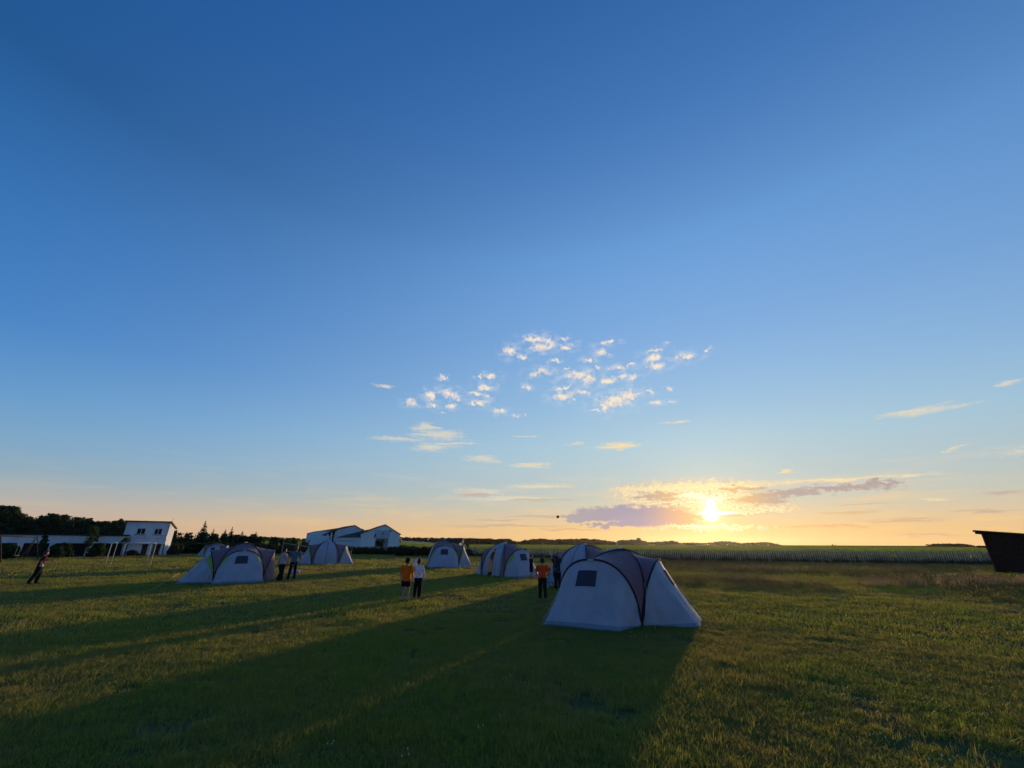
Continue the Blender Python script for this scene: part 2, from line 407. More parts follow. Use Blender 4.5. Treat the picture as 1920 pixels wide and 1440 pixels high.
# worn footpath in the lawn
# ------------------------------------------------------------------ materials
def fabric(name, col, tcol, trans, wr=0.5):
    mt = bpy.data.materials.new(name); mt.use_nodes = True
    t = mt.node_tree; t.nodes.clear(); N = NT(t)
    tc = N.n('ShaderNodeTexCoord').outputs['Object']
    nz = N.noise(tc, 1.6, 4, 0.6)
    c = N.mixc(N.maprange(nz, 0.35, 0.7), tuple(col) + (1,), tuple(x * 0.86 for x in col) + (1,))
    b = N.n('ShaderNodeBsdfPrincipled'); b.inputs['Roughness'].default_value = 0.62; b.inputs['Specular IOR Level'].default_value = 0.25
    t.links.new(c, b.inputs['Base Color'])
    # wrinkles: stretched folds plus fine weave
    st_ = N.vec('MULTIPLY', tc, (2.4, 2.4, 0.7))
    w1 = N.noise(st_, 1.7, 5, 0.55); w2 = N.noise(tc, 9.0, 3, 0.5)
    hsum = N.math('ADD', N.math('MULTIPLY', w1, 1.0), N.math('MULTIPLY', w2, 0.12))
    bn = N.n('ShaderNodeBump'); bn.inputs['Strength'].default_value = wr; bn.inputs['Distance'].default_value = 0.12
    t.links.new(hsum, bn.inputs['Height']); t.links.new(bn.outputs[0], b.inputs['Normal'])
    tr = N.n('ShaderNodeBsdfTranslucent'); tr.inputs[0].default_value = tuple(tcol) + (1,); t.links.new(bn.outputs[0], tr.inputs['Normal'])
    mx = N.n('ShaderNodeMixShader'); mx.inputs[0].default_value = trans
    t.links.new(b.outputs[0], mx.inputs[1]); t.links.new(tr.outputs[0], mx.inputs[2])
    o = N.n('ShaderNodeOutputMaterial'); t.links.new(mx.outputs[0], o.inputs[0]); return mt
M_POD = fabric('pale_tent_fabric', (0.45, 0.45, 0.52), (0.55, 0.40, 0.34), 0.13, 1.0)
M_CAN = fabric('dark_tent_fabric', (0.27, 0.175, 0.20), (0.50, 0.20, 0.15), 0.28, 0.9)
M_SKIRT = fabric('mud_skirt_fabric', (0.27, 0.29, 0.35), (0.3, 0.26, 0.22), 0.08, 1.0)
M_LIME = fabric('lime_fabric', (0.36, 0.48, 0.10), (0.4, 0.5, 0.1), 0.2)
M_SLEEVE = material('pole_sleeve', (0.025, 0.022, 0.035), 0.6)
M_WIN = material('tent_window', (0.050, 0.048, 0.075), 0.7, spec=0.2)
M_CORD = material('cord', (0.42, 0.42, 0.36), 0.8)
M_METAL = material('pale_metal', (0.45, 0.45, 0.47), 0.35, metal=0.8)
M_WHITE = material('white_paint', (0.72, 0.72, 0.70), 0.5, var=0.15, vscale=4)
M_WOODG = material('weathered_wood', (0.23, 0.20, 0.16), 0.9, var=0.4, vscale=6, bump=0.4)
M_WOODD = material('dark_timber', (0.045, 0.022, 0.016), 0.85, var=0.5, vscale=5, bump=0.5, bscale=25)
M_ROOFD = material('dark_roof', (0.035, 0.036, 0.045), 0.8, var=0.3, vscale=1.0)
M_GLASS = material('dark_glass', (0.015, 0.02, 0.03), 0.12, spec=0.6)
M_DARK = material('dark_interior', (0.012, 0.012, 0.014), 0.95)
M_CONC = material('pale_plaster', (0.70, 0.72, 0.75), 0.9, var=0.18, vscale=0.8, bump=0.2)
M_PANEL = material('pale_sheet_cladding', (0.68, 0.73, 0.74), 0.7, var=0.15, vscale=0.2)

# ------------------------------------------------------------------ tents
def spow(x, p): return math.copysign(abs(x) ** p, x)
def make_tent(loc, rz, sides, label, H=1.86, scl=1.0, ashift=(0, 0)):
    """sides: four of ('pod', length, end half width) / ('door', open) / ('hood',) at local angles 0,90,180,270"""
    root = empty('camping_tent', loc, rz); root.scale = (scl,) * 3
    tag(root, label, 'tent', 'grey and purple family tents pitched on the grass')
    a = 1.06
    rcn = a * math.sqrt(2)
    def pole(ang, t):          # t 0 apex .. 1 corner
        ph = t * math.pi / 2
        r = rcn * math.sin(ph) ** 0.96; zz = H * math.cos(ph) ** 0.88 if t < 1 else 0.0
        k_ = math.cos(ph) ** 0.8 if t < 1 else 0.0
        return Vector((r * math.cos(ang) + ashift[0] * k_, r * math.sin(ang) + ashift[1] * k_, zz))
    can = MB()
    for k, sd_ in enumerate(sides):
        th = k * math.pi / 2
        n = Vector((math.cos(th), math.sin(th), 0)); tt = Vector((-math.sin(th), math.cos(th), 0))
        aL, aR = th - math.pi / 4, th + math.pi / 4
        if sd_[0] in ('pod', 'hood'):
            L, wend = (sd_[1], sd_[2]) if sd_[0] == 'pod' else (2.0, 0.8)
            hA, d1 = 1.52, a + 0.42
            def arch(s):       # s 0..1 corner to corner
                u = s * 2 - 1
                ph = (1 - abs(u)) * math.pi / 2
                x = math.copysign(a * math.cos(ph) ** 0.85, u) if abs(u) > 1e-6 else 0.0
                zz = hA * math.sin(ph) ** 0.80
                off = a + (d1 - a) * math.sin(ph) ** 1.3
                return n * off + tt * x + Vector((0, 0, zz))
            def inner(s):
                u = s * 2 - 1
                return pole(aR if u > 0 else aL, abs(u))
            def hood(u, v):
                p = inner(u).lerp(arch(u), v)
                p.z -= 0.05 * math.sin(math.pi * v) * math.sin(math.pi * u)
                return p
            can.grid(hood, 40, 8)
            sl = MB(); sl.tube([arch(i / 40) + n * 0.012 for i in range(41)], 0.026, 6)
            sl.build('arch_sleeve', M_SLEEVE, root, True)
            if sd_[0] == 'hood':
                ew_ = MB(); ew_.grid(lambda u, v: (lambda q: Vector((q.x, q.y, q.z * (1 - v))) + n * 0.25 * v * math.sin(math.pi * u))(arch(u)), 30, 8)
                ew_.build('end_wall', M_CAN, root, True)
            if sd_[0] == 'pod':
                cL, cR = n * a - tt * a, n * a + tt * a
                sk = next((q for q in sd_[3:] if isinstance(q, float)), 0.0)
                eL, eR = n * L - tt * (wend - sk), n * L + tt * (wend + sk)
                S1, S2 = 0.34, 0.66
                def gpath(s):
                    if s < S1: return cL.lerp(eL, s / S1)
                    if s > S2: return eR.lerp(cR, (s - S2) / (1 - S2))
                    return eL.lerp(eR, (s - S1) / (S2 - S1))
                def podf(u, v):
                    p = arch(u).lerp(gpath(u), v)
                    g_ = math.sin(math.pi * v)
                    side = 1 if (u < S1 or u > S2) else 0
                    c_ = Vector((0, 0, 0.7)) + n * (a + 0.4)
                    p = p + (c_ - p) * 0.045 * g_ * math.sin(math.pi * min(1, max(0, u)))
                    fold = (0.022 * math.sin(u * 47 + v * 2.2 + rz * 5) + 0.012 * math.sin(u * 83 - v * 4 + rz * 9)) * g_ * (1.0 - .5 * v)
                    p += n * fold * (0.75 if side else 0.5) + tt * (fold * (0.8 if u > .5 else -0.8) if side else 0)
                    p.z = max(p.z, 0.015)
                    return p
                pm = MB()
                pm.grid(lambda u, v: podf(u, 0.0 + v), 60, 16)
                pd = pm.build('sleeping_pod', M_POD, root, True)
                # lime strips where the pod meets the arch at both feet
                for (u0, u1) in (((0.03, 0.33), (0.67, 0.97)) if sd_[-1] != 'nolime' else ()):
                    lm = MB()
                    lm.grid(lambda u, v: podf(u0 + (u1 - u0) * u, 0.03 + v * (0.16 if sd_[-1] != 'nolime' else 0.03)) + (n * 0.5 + tt * (1 if u0 > .5 else -1)) * 0.012, 10, 3)
                    lm.build('lime_strip', M_LIME, root, True)
                sk_ = MB(); sk_.grid(lambda u, v: podf(u, 0.92 + 0.08 * v) + (n * .5 + tt * (u - .5)) * 0.02, 60, 2); sk_.build('mud_skirt', M_SKIRT, root, True)
                pt_ = MB(); pt_.grid(lambda u, v: arch(.485 + .03 * u) + n * .05 + Vector((0, 0, .02 - .05 * v)), 4, 1); pt_.build('sewn_patch', M_CORD, root)
                wm = MB()
                wu = (0.435, 0.545)
                def wf(u, v):
                    uu, vv = wu[0] + (wu[1] - wu[0]) * u, 0.16 + 0.24 * v
                    p = podf(uu, vv); e1 = podf(uu + .01, vv) - podf(uu - .01, vv); e2 = podf(uu, vv + .01) - podf(uu, vv - .01)
                    m_ = e1.cross(e2).normalized(); m_ = m_ if m_.dot(n) > 0 else -m_
                    return p + m_ * 0.014
                wm.grid(wf, 6, 6)
                wd = wm.build('window', M_WIN, root, True)
                # guy line down the front ridge, with peg
                for uu in (S1, S2):
                    p0 = podf(uu, 0.10) + n * 0.03; p1 = eL if uu == S1 else eR
                    p1 = p1 + n * 0.10 + Vector((0, 0, 0.01))
                    gl = MB(); gl.tube([p0, p0.lerp(p1, 0.5), p1], 0.006, 4); gl.build('guy_line', M_CORD, root)
                    pg = MB(); pg.bar(p1 + Vector((0, 0, -0.03)), p1 + n * 0.03 + Vector((0, 0, 0.07)), 0.012); pg.build('peg', M_METAL, root)
        else:
            opening = sd_[1]
            def doorf(u, v):
                q0, q1 = pole(aL, v), pole(aR, v)
                p = q0.lerp(q1, u)
                bulge = 0.10 * math.sin(math.pi * u) * math.sin(math.pi * min(1, v * 1.0) * 0.75)
                p += n * bulge
                if v > 0.97: p += n * 0.0
                p.z += 0.06 * math.sin(math.pi * u) * (1 - v)
                return p
            b_ = 0.09
            can.grid(lambda u, v: doorf(u * b_, v), 3, 26)
            can.grid(lambda u, v: doorf(1 - b_ + u * b_, v), 3, 26)
            dm = MB()
            if opening:
                ou0, ou1, ov = 0.34, 0.56, 0.42
                dm.grid(lambda u, v: doorf(b_ + (1 - 2 * b_) * u, ov * v) + n * 0.0, 24, 10)
                dm.grid(lambda u, v: doorf(b_ + (ou0 - b_) * u, ov + (1 - ov) * v) + n * 0.05 * math.sin(u * 9) * v, 12, 14)
                dm.grid(lambda u, v: doorf(ou1 + (1 - b_ - ou1) * u, ov + (1 - ov) * v) + n * 0.06 * math.sin(u * 11 + 1) * v, 16, 14)
                dm.build('door_panel', M_POD, root, True)
                im = MB()
                im.grid(lambda u, v: n * (a - 0.45) + tt * (0.6 - 1.2 * u) + Vector((0, 0, 0.35 + 1.0 * v)), 2, 2)
                im.build('inner_door', M_LIME, root)
                pf = MB(); pf.tube([doorf(0.88, 0.25) + n * 0.02, doorf(0.86, 0.5) + n * 0.04, doorf(0.87, 0.75) + n * 0.04, doorf(0.88, 0.99) + n * 0.03], 0.03, 6)
                pf.build('rolled_flap', material('pale_flap', (0.6, 0.57, 0.55), 0.8, trans=0.4), root, True)  # flap in pale translucent cloth, lighter and warmer than the door panel
            else:
                dm.grid(lambda u, v: doorf(b_ + (1 - 2 * b_) * u, v), 24, 20)
                dm.build('door_panel', M_POD, root, True)
                zp = MB(); zp.tube([doorf(0.5, 0.2 + 0.8 * i / 12) + n * 0.012 for i in range(13)], 0.010, 4); zp.build('zip', M_SLEEVE, root)
    cn = can.build('canopy', M_CAN, root, True)
    for i in range(2):
        pl = MB()
        pts = [pole(math.pi/4 + i*math.pi/2 + math.pi, 1 - j / 20) for j in range(20)] + [pole(math.pi/4 + i*math.pi/2, j / 20) for j in range(21)]
        pl.tube([p + Vector((p.x, p.y, 0)).normalized() * 0.015 + Vector((0, 0, 0.012 + 0.02 * i)) if p.length > 0.01 else p for p in pts], 0.017, 6)
        pl.build('tent_pole', M_SLEEVE, root, True)
    for i in range(4):
        ang = math.pi/4 + i*math.pi/2
        c_ = Vector((math.cos(ang), math.sin(ang), 0))
        p0 = pole(ang, 0.60) + c_ * 0.02; p1 = c_ * (rcn + 0.55) + Vector((0, 0, 0.01))
        gl = MB(); gl.tube([p0, p1], 0.006, 4); gl.build('guy_line', M_CORD, root)
    cp = MB(); cp.ell((ashift[0], ashift[1], H + 0.045), (0.09, 0.09, 0.035), 10, 6); cp.build('apex_cap', material('apex_cap', (0.6, 0.58, 0.5), 0.6), root, True)
    return root
P = lambda L=2.05, w=0.85, *x: ('pod', L, w) + x
TF = make_tent((2.72, 13.12, 0), R_(-26), [P(2.36, 0.62, 'nolime'), ('hood',), ('door', False), P(2.05, 0.94, -0.22, 'nolime')], 'biggest and nearest tent, grey with brownish purple canopy and square dark window', ashift=(.45, .05), H=1.74)
TE = make_tent((3.55, 21.6, 0), R_(-47), [('hood',), P(), P(), ('door', False)], 'tent half hidden behind the nearest tent, its pale grey door side turned left')
TE.rotation_euler.z = R_(-139 + 90)
TD = make_tent((-0.35, 29.4, 0), R_(-139), [('door', True), P(2.1, 0.85), P(), P(2.1, 0.8)], 'tent with open door, lime inner panel, child in black at its right', scl=1.05)
TC = make_tent((-5.95, 39.7, 0), R_(-78), [P(2.0, 1.0), P(2.15, 0.75), P(), ('door', False)], 'tent in front of the brown roofed hut, square window facing the camera', scl=1.16)
TB = make_tent((-18.05, 44.4, 0), R_(-72), [('door', False), P(2.2, 0.7), P(), P(2.2, 0.7)], 'tent under the volleyball net with its grey door side facing the camera', scl=1.13)
TA = make_tent((-14.55, 24.55, 0), R_(-58), [P(2.0, 1.12), ('hood',), P(), P(2.6, 0.9)], 'left foreground tent with dark purple canopy, two adults walking past its right end')
tip = G(369, 1043)
TG = make_tent((tip.x + 2.1, tip.y + 0.8, 0), R_(-160), [P(2.2, 0.7), P(), P(), P()], 'faraway tent mostly hidden behind the left foreground tent')
# long orange guy rope of the left tent
g1 = G(276, 1111); g0 = G(333, 1086)
gm = MB(); q = TA.matrix_basis.inverted()
gm.tube([q @ Vector((g0.x, g0.y, 0.30)), q @ Vector(((g0.x + g1.x) / 2, (g0.y + g1.y) / 2, 0.14)), q @ Vector((g1.x, g1.y, 0.01))], 0.012, 4)
gm.build('guy_rope', material('tan_rope', (0.45, 0.33, 0.12), 0.8), TA)

# ------------------------------------------------------------------ people
M_SKIN = material('skin', (0.42, 0.24, 0.17), 0.55, trans=0.08, tcol=(0.6, 0.2, 0.1))
def cloth(name, c, **k): return material(name, c, 0.9, var=0.2, vscale=9, bump=0.5, bscale=20, trans=0.08, **k)
def limb(a, b, t): return Vector(a).lerp(Vector(b), t)
BASE = dict(pelvis=(0, 0, .52), spine=(0, 0, .62), chest=(0, 0, .725), neck=(0, -.005, .825), head=(0, .005, .925),
            shL=(-.105, 0, .795), elL=(-.150, -.01, .635), wrL=(-.150, .035, .490), haL=(-.148, .055, .445),
            shR=(.105, 0, .795), elR=(.150, -.01, .635), wrR=(.150, .035, .490), haR=(.148, .055, .445),
            hiL=(-.052, 0, .50), knL=(-.058, .01, .275), anL=(-.062, -.01, .045), toL=(-.068, .085, .018),
            hiR=(.052, 0, .50), knR=(.058, .01, .275), anR=(.062, -.01, .045), toR=(.068, .085, .018), up=(0, 0, 1))
def make_person(loc, rz, h, pose, top, bottom, label, hair=(0.02, 0.015, 0.012), sleeve=0.55, leg=1.0, tlen=0.0, hairlong=0.0, cap=None, shoes=(0.02, 0.02, 0.02), loose=1.0, wide=1.0, bulk=1.0, prints=None):
    J = dict(BASE); J.update(pose); J = {k: Vector(v) * h for k, v in J.items()}
    root = empty('person', loc, rz); tag(root, label, 'person')
    # body: one skinned surface
    V = []; E = []; Rr = []
    def nv(p, r, par=None):
        V.append(Vector(p)); Rr.append(r * h)
        if par is not None: E.append((par, len(V) - 1))
        return len(V) - 1
    p0 = nv(J['pelvis'], .066 * bulk); s1 = nv(J['spine'], .060 * bulk, p0); c1 = nv(J['chest'], .070 * bulk, s1)
    n1 = nv(J['neck'], .030, c1); hd = (J['head'] - J['neck'])
    h0 = nv(J['neck'] + hd * .45, .036, n1)
    for S in 'LR':
        a = nv(J['sh' + S], .033, c1); b = nv(J['el' + S], .024, a); c = nv(J['wr' + S], .016, b)
        hdir = (J['ha' + S] - J['wr' + S]).normalized(); sidev = hdir.cross(Vector((0, 1, 0.3))).normalized()
        palm = nv(J['wr' + S] + hdir * .022 * h, .018, c)
        bend = Vector((0, 0.35, 0.1)) if S == 'L' else Vector((0, 0.3, 0.12))
        for q in range(4):
            o = (q - 1.5) * .0115 * h
            ln = (.034, .040, .037, .029)[q] * h
            f0 = nv(J['wr' + S] + hdir * .042 * h + sidev * o, .0062, palm)
            nv(V[f0] + (hdir + bend * 0.6).normalized() * ln, .0045, f0)
        nv(J['wr' + S] + hdir * .030 * h + (sidev * -1 + hdir * .8 + bend).normalized() * .026 * h, .0055, palm)
        k0 = nv(J['hi' + S], .056 * bulk, p0); k1 = nv(J['kn' + S], .038 * bulk, k0); k2 = nv(J['an' + S], .022, k1)
        nv(J['to' + S], .018, k2)
    me = bpy.data.meshes.new('body_s'); me.from_pydata([tuple(v) for v in V], E, []); me.update()
    ob = bpy.data.objects.new('body_s', me); COL.objects.link(ob)
    sk = ob.modifiers.new('skin', 'SKIN'); sk.use_smooth_shade = True
    if not me.skin_vertices: me.attributes  # layer is made with the modifier
    for i, sv in enumerate(me.skin_vertices[0].data):
        sv.radius = (Rr[i], Rr[i] * (0.78 if i in (p0, s1, c1) else 1.0)); sv.use_root = (i == 0)
    sb = ob.modifiers.new('sub', 'SUBSURF'); sb.levels = 1; sb.render_levels = 1
    dg = bpy.context.evaluated_depsgraph_get()
    body = bpy.data.meshes.new_from_object(ob.evaluated_get(dg)); bpy.data.objects.remove(ob)
    # head joined into the same mesh
    up = hd.normalized(); fw = Vector((0, 1, 0)); fw = (fw - up * fw.dot(up)).normalized(); sdv = fw.cross(up)
    Mh = Matrix((sdv, fw, up)).transposed()
    mh = MB(); hc = J['head']
    mh.ell(hc, (.052 * h, .060 * h, .070 * h), 16, 12, Mh)
    mh.ell(hc + Mh @ Vector((0, .030, -.030)) * h, (.036 * h, .034 * h, .036 * h), 12, 8, Mh)      # jaw
    mh.ell(hc + Mh @ Vector((0, .063, -.010)) * h, (.008 * h, .012 * h, .015 * h), 8, 6, Mh)       # nose
    mh.ell(hc + Mh @ Vector((0, .059, -.036)) * h, (.016 * h, .006 * h, .005 * h), 8, 4, Mh)       # mouth
    for sgn in (-1, 1):
        mh.ell(hc + Mh @ Vector((sgn * .053, 0, -.008)) * h, (.007 * h, .013 * h, .018 * h), 8, 6, Mh)   # ears
        mh.ell(hc + Mh @ Vector((sgn * .020, .053, .006)) * h, (.009 * h, .006 * h, .006 * h), 8, 6, Mh) # eyes
    bm = bmesh.new(); bm.from_mesh(body)
    vv = [bm.verts.new(p) for p in mh.v]
    for f in mh.f:
        try: bm.faces.new([vv[i] for i in f])
        except ValueError: pass
    for f in bm.faces: f.smooth = True
    bm.to_mesh(body); bm.free(); body.materials.clear(); body.materials.append(M_SKIN)
    bo = bpy.data.objects.new('body', body); COL.objects.link(bo); bo.parent = root
    # hair or cap
    hm = MB(); seg, rg = 18, 12
    for_v = []
    hm.grid(lambda u, v: hc + Mh @ Vector((.060*h*math.sin(v*1.9)*math.cos(u*2*math.pi), -.006*h + .067*h*math.sin(v*1.9)*math.sin(u*2*math.pi) * (1.0 if math.sin(u*2*math.pi) < 0 else (0.98 if v < 0.62 else 0.6)),
             .078*h*math.cos(v*1.9) + (0.012*h*v if math.sin(u*2*math.pi) > 0.2 else -0.02*h*v*v) + 0.003*h*math.sin(u*40+v*9))), seg*2, rg)
    M_H = material('hair', hair, 0.6, var=0.3, vscale=20, bump=0.8, bscale=60)
    if cap:
        cm = MB()
        cm.grid(lambda u, v: hc + Mh @ Vector((.063*h*math.sin(v*1.6)*math.cos(u*2*math.pi), .070*h*math.sin(v*1.6)*math.sin(u*2*math.pi), .012*h + .072*h*math.cos(v*1.6))), 24, 10)
        cm.grid(lambda u, v: hc + Mh @ Vector(((u - .5) * .09 * h * (1 - .3*v*v), (.060 + .050*v - .05*abs(u-.5)) * h, (.018 - .012*v) * h)), 8, 3)
        cm.build('cap', material('cap_cloth', cap, 0.9), root, True)
    hm.build('hair', M_H, root, True)
    if hairlong:
        lm = MB(); lm.tube([hc + Mh @ Vector((0, -.045, .03)) * h, hc + Mh @ Vector((0, -.062, -.06)) * h, hc + Mh @ Vector((0, -.058, -.06 - hairlong * .6)) * h, hc + Mh @ Vector((0, -.05, -.06 - hairlong)) * h],
                          [(.045*h, .03*h), (.048*h, .022*h), (.036*h, .018*h), (.014*h, .010*h)], 10)
        lm.build('long_hair', M_H, root, True)
    # top: torso loft with hem, sleeves
    tm = MB(); w = loose
    hem = J['pelvis'] - (J['spine'] - J['pelvis']).normalized() * tlen * h
    shw = (J['shR'] - J['shL']).length / 2
    ax = (J['shR'] - J['shL']).normalized()
    tor = [(hem, .088*h*w, .066*h*w), (J['pelvis'], .083*h*w, .062*h*w), (J['spine'], .080*h*w, .058*h*w), (J['chest'], .094*h*w**.5, .064*h*w**.5),
           (limb(J['chest'], J['neck'], .55), .094*h, .055*h), (limb(J['chest'], J['neck'], .82), .066*h, .045*h), (limb(J['chest'], J['neck'], 1.0), .036*h, .036*h)]
    seg = 20; rings = []
    for (c, rx, ry) in tor:
        spd = (J['neck'] - J['pelvis']).normalized(); a2 = (ax - spd * ax.dot(spd)).normalized(); b2 = spd.cross(a2)
        rings.append([c + a2 * rx * spow(math.cos(2*math.pi*k/seg), .9) + b2 * ry * spow(math.sin(2*math.pi*k/seg), .9) + Vector((0, 0, .006 * h * math.sin(3.3 * k))) * (1 if c is hem else 0) for k in range(seg)])
    fs = []
    for i in range(len(rings) - 1):
        for k in range(seg):
            k2 = (k + 1) % seg; fs.append((i*seg+k, i*seg+k2, (i+1)*seg+k2, (i+1)*seg+k))
    tm.add([q for r in rings for q in r], fs)
    for S in 'LR':
        sh, el_, wr = J['sh' + S], J['el' + S], J['wr' + S]
        inn = sh.lerp(J['chest'], .45)
        if sleeve <= .6: tm.tube([inn, sh, limb(sh, el_, sleeve * .9), limb(sh, el_, sleeve * 1.35)], [.046*h*w, .045*h*w, .040*h*w, .041*h*w], 12, False)
        else: tm.tube([inn, sh, limb(sh, el_, .5), el_, limb(el_, wr, .5), limb(el_, wr, .95)], [.046*h*w, .044*h*w, .037*h*w, .032*h*w, .028*h*w, .024*h*w], 12, False)
    tm.build('top', top, root, True)
    # trousers or shorts
    bmn = MB(); wd = wide
    bmn.tube([J['pelvis'] + Vector((0, 0, .05 * h)), J['pelvis'], (J['hiL'] + J['hiR']) / 2 - Vector((0, 0, .035 * h))], [(.072*h, .056*h), (.078*h, .060*h), (.070*h, .054*h)], 16)
    for S in 'LR':
        hi, kn, an = J['hi' + S], J['kn' + S], J['an' + S]
        if leg >= 1: pts, rr = [hi + Vector((0, 0, .02*h)), limb(hi, kn, .3), kn, limb(kn, an, .5), limb(kn, an, .96)], [.056, .050, .040, .036, .034]
        else: pts, rr = [hi + Vector((0, 0, .02*h)), limb(hi, kn, .3), limb(hi, kn, leg * .7), limb(hi, kn, leg)], [.056, .052, .050, .052]
        bmn.tube(pts, [r * h * wd * (1 if i else .95) for i, r in enumerate(rr)], 12, False)
    bmn.build('trousers' if leg >= 1 else 'shorts', bottom, root, True)
    for S in 'LR':
        an, to = J['an' + S], J['to' + S]; d = (to - an); d.z = d.z * 1.0
        sm = MB(); base = an.lerp(to, .0)
        dn = d.normalized()
        heel = an - dn * .028 * h
        sm.tube([heel, an.lerp(to, .25), an.lerp(to, .7), to + dn * .022 * h], [(.020*h, .024*h), (.026*h, .028*h), (.028*h, .020*h), (.018*h, .012*h)], 10)
        sm.build('shoe', material('shoe', shoes, 0.7), root, True)
    return root
def face_to(az_deg): return -R_(az_deg)     # figure looks along +Y when 0; positive turns right
c_orange = cloth('orange_tee', (0.98, 0.155, 0.006)); c_black = cloth('black_cloth', (0.012, 0.012, 0.015)); c_red = cloth('orange_red_tee', (1.0, 0.085, 0.02))
def printed(name, c1, c2, sc, lo=0.45, hi=0.52):
    mt = material(name, c1, 0.9, bump=0.4, bscale=20); t = mt.node_tree; N = NT(t)
    b = [x for x in t.nodes if x.type == 'BSDF_PRINCIPLED'][0]
    tc = N.n('ShaderNodeTexCoord').outputs['Object']
    c = N.mixc(N.maprange(N.noise(tc, sc, 2, 0.5), lo, hi), tuple(c1) + (1,), tuple(c2) + (1,)); t.links.new(c, b.inputs['Base Color']); return mt
c_white = printed('white_printed_shirt', (0.66, 0.66, 0.70), (0.20, 0.22, 0.34), 14, 0.58, 0.64)
c_camo = printed('dark_leaf_print_shirt', (0.020, 0.020, 0.032), (0.19, 0.18, 0.20), 16, 0.56, 0.64)
walk = dict(knL=(-.058, .05, .285), anL=(-.060, .075, .050), toL=(-.066, .170, .022), knR=(.058, -.005, .280), anR=(.062, -.095, .060), toR=(.066, -.015, .015))
pA = G(758, 1131)
make_person(pA, face_to(14), 1.42, dict(walk, knL=(-.058, .02, .280), anL=(-.060, .0, .045), toL=(-.07, .09, .018), knR=(.060, .045, .285), anR=(.068, -.015, .05), toR=(.085, .07, .018), elR=(.165, -.015, .64), wrR=(.175, .03, .50), haR=(.172, .05, .46)),
            c_orange, c_black, 'child in loose orange T-shirt, dark cap and black shorts seen from behind', cap=(0.012, 0.012, 0.03), leg=.62, tlen=.035, loose=1.28, wide=1.15, sleeve=.6)
pB = G(781, 1123)
make_person(pB, face_to(10), 1.36, dict(shL=(-.105, .0, .81), elL=(-.150, .045, .905), wrL=(-.075, .080, 1.000), haL=(-.045, .085, 1.02), elR=(.145, .005, .64), wrR=(.165, .045, .51), haR=(.165, .055, .46)),
            c_white, c_black, 'child in white patterned shirt and baggy black trousers, left arm raised over the head', loose=1.12, wide=1.32, sleeve=.97, tlen=.0, bulk=.95)
pC = G(1018, 1127)
make_person(pC, face_to(-4), 1.42, dict(walk, elL=(-.165, .01, .655), wrL=(-.120, .09, .590), haL=(-.09, .12, .585), elR=(.165, .0, .655), wrR=(.150, .10, .575), haR=(.14, .14, .575)),
            c_red, cloth('dark_olive_cloth', (0.022, 0.026, 0.016)), 'child in bright orange-red T-shirt and dark trousers walking away from the camera', sleeve=.6, tlen=-.02, loose=1.2, wide=1.15, shoes=(0.25, 0.24, 0.22))
pD = G(1046, 1106)
make_person(pD, face_to(4), 1.40, dict(shL=(-.105, .0, .83), elL=(-.165, .03, .93), wrL=(-.205, .06, 1.055), haL=(-.215, .07, 1.10), shR=(.105, 0, .83), elR=(.140, .03, .95), wrR=(.095, .06, 1.075), haR=(.075, .07, 1.12), head=(0.0, -.005, .925)),
            c_camo, c_black, 'child in dark leaf-print shirt with both arms stretched up', sleeve=.6, tlen=.03, loose=1.2, wide=1.2, hairlong=.05)
pE = G(1033, 1103)
make_person(pE, face_to(-60), 1.25, dict(pelvis=(0, -.10, .20), spine=(0, -.08, .31), chest=(0, -.02, .42), neck=(0, .03, .52), head=(0, .06, .62),
            shL=(-.10, 0, .49), elL=(-.13, .07, .36), wrL=(-.09, .17, .33), haL=(-.07, .21, .33), shR=(.10, 0, .49), elR=(.13, .07, .36), wrR=(.09, .17, .33), haR=(.07, .21, .33),
            hiL=(-.055, -.09, .19), knL=(-.075, .12, .33), anL=(-.07, .06, .05), toL=(-.08, .16, .02), hiR=(.055, -.09, .19), knR=(.075, .14, .31), anR=(.08, .12, .05), toR=(.09, .22, .02)),
            cloth('pale_blue_hoodie', (0.46, 0.56, 0.62)), cloth('pale_blue_trousers', (0.38, 0.50, 0.60)), 'crouching child in pale blue clothes and white shoes beside the raised-arm child', sleeve=.97, shoes=(0.7, 0.7, 0.68))
pF = at(995.5, 26.6)
make_person(pF, face_to(70), 1.33, dict(elL=(-.14, .01, .64), elR=(.14, .02, .64)), cloth('black_tee', (0.014, 0.014, 0.02)), cloth('black_long_shorts', (0.014, 0.012, 0.02)),
            'child in black T-shirt and long shorts standing at the open-door tent', sleeve=.55, leg=.95, tlen=.03, loose=1.1, wide=1.2)
pG = G(545, 1091)
make_person(pG, face_to(-18), 1.80, dict(walk, knL=(-.075, .06, .285), anL=(-.115, .10, .05), toL=(-.13, .19, .022), knR=(.065, -.01, .28), anR=(.085, -.11, .06), toR=(.09, -.02, .015), elR=(.185, -.02, .65), wrR=(.140, .02, .535), haR=(.10, .05, .52), elL=(-.150, .02, .64)),
            cloth('slate_blue_tee', (0.11, 0.16, 0.22)), c_black, 'adult in slate blue T-shirt and black trousers walking past the left tent', hair=(0.10, 0.075, 0.055), sleeve=.6, tlen=-.01, loose=1.12, hairlong=.03, shoes=(0.3, 0.3, 0.28))
pH = G(523, 1091)
make_person(pH, face_to(35), 1.66, dict(walk, elR=(.14, .03, .65), wrR=(.12, .07, .50), haR=(.12, .085, .455), elL=(-.17, -.02, .65), wrL=(-.21, .0, .52), haL=(-.22, .01, .47)),
            cloth('pale_pink_hoodie', (0.55, 0.42, 0.45)), c_black, 'adult in pale pink hooded top with wide black trousers, nearest the left tent', sleeve=.97, tlen=.02, loose=1.15, wide=1.55, hairlong=.0, shoes=(0.02, 0.02, 0.02))
pI = G(61, 1096)
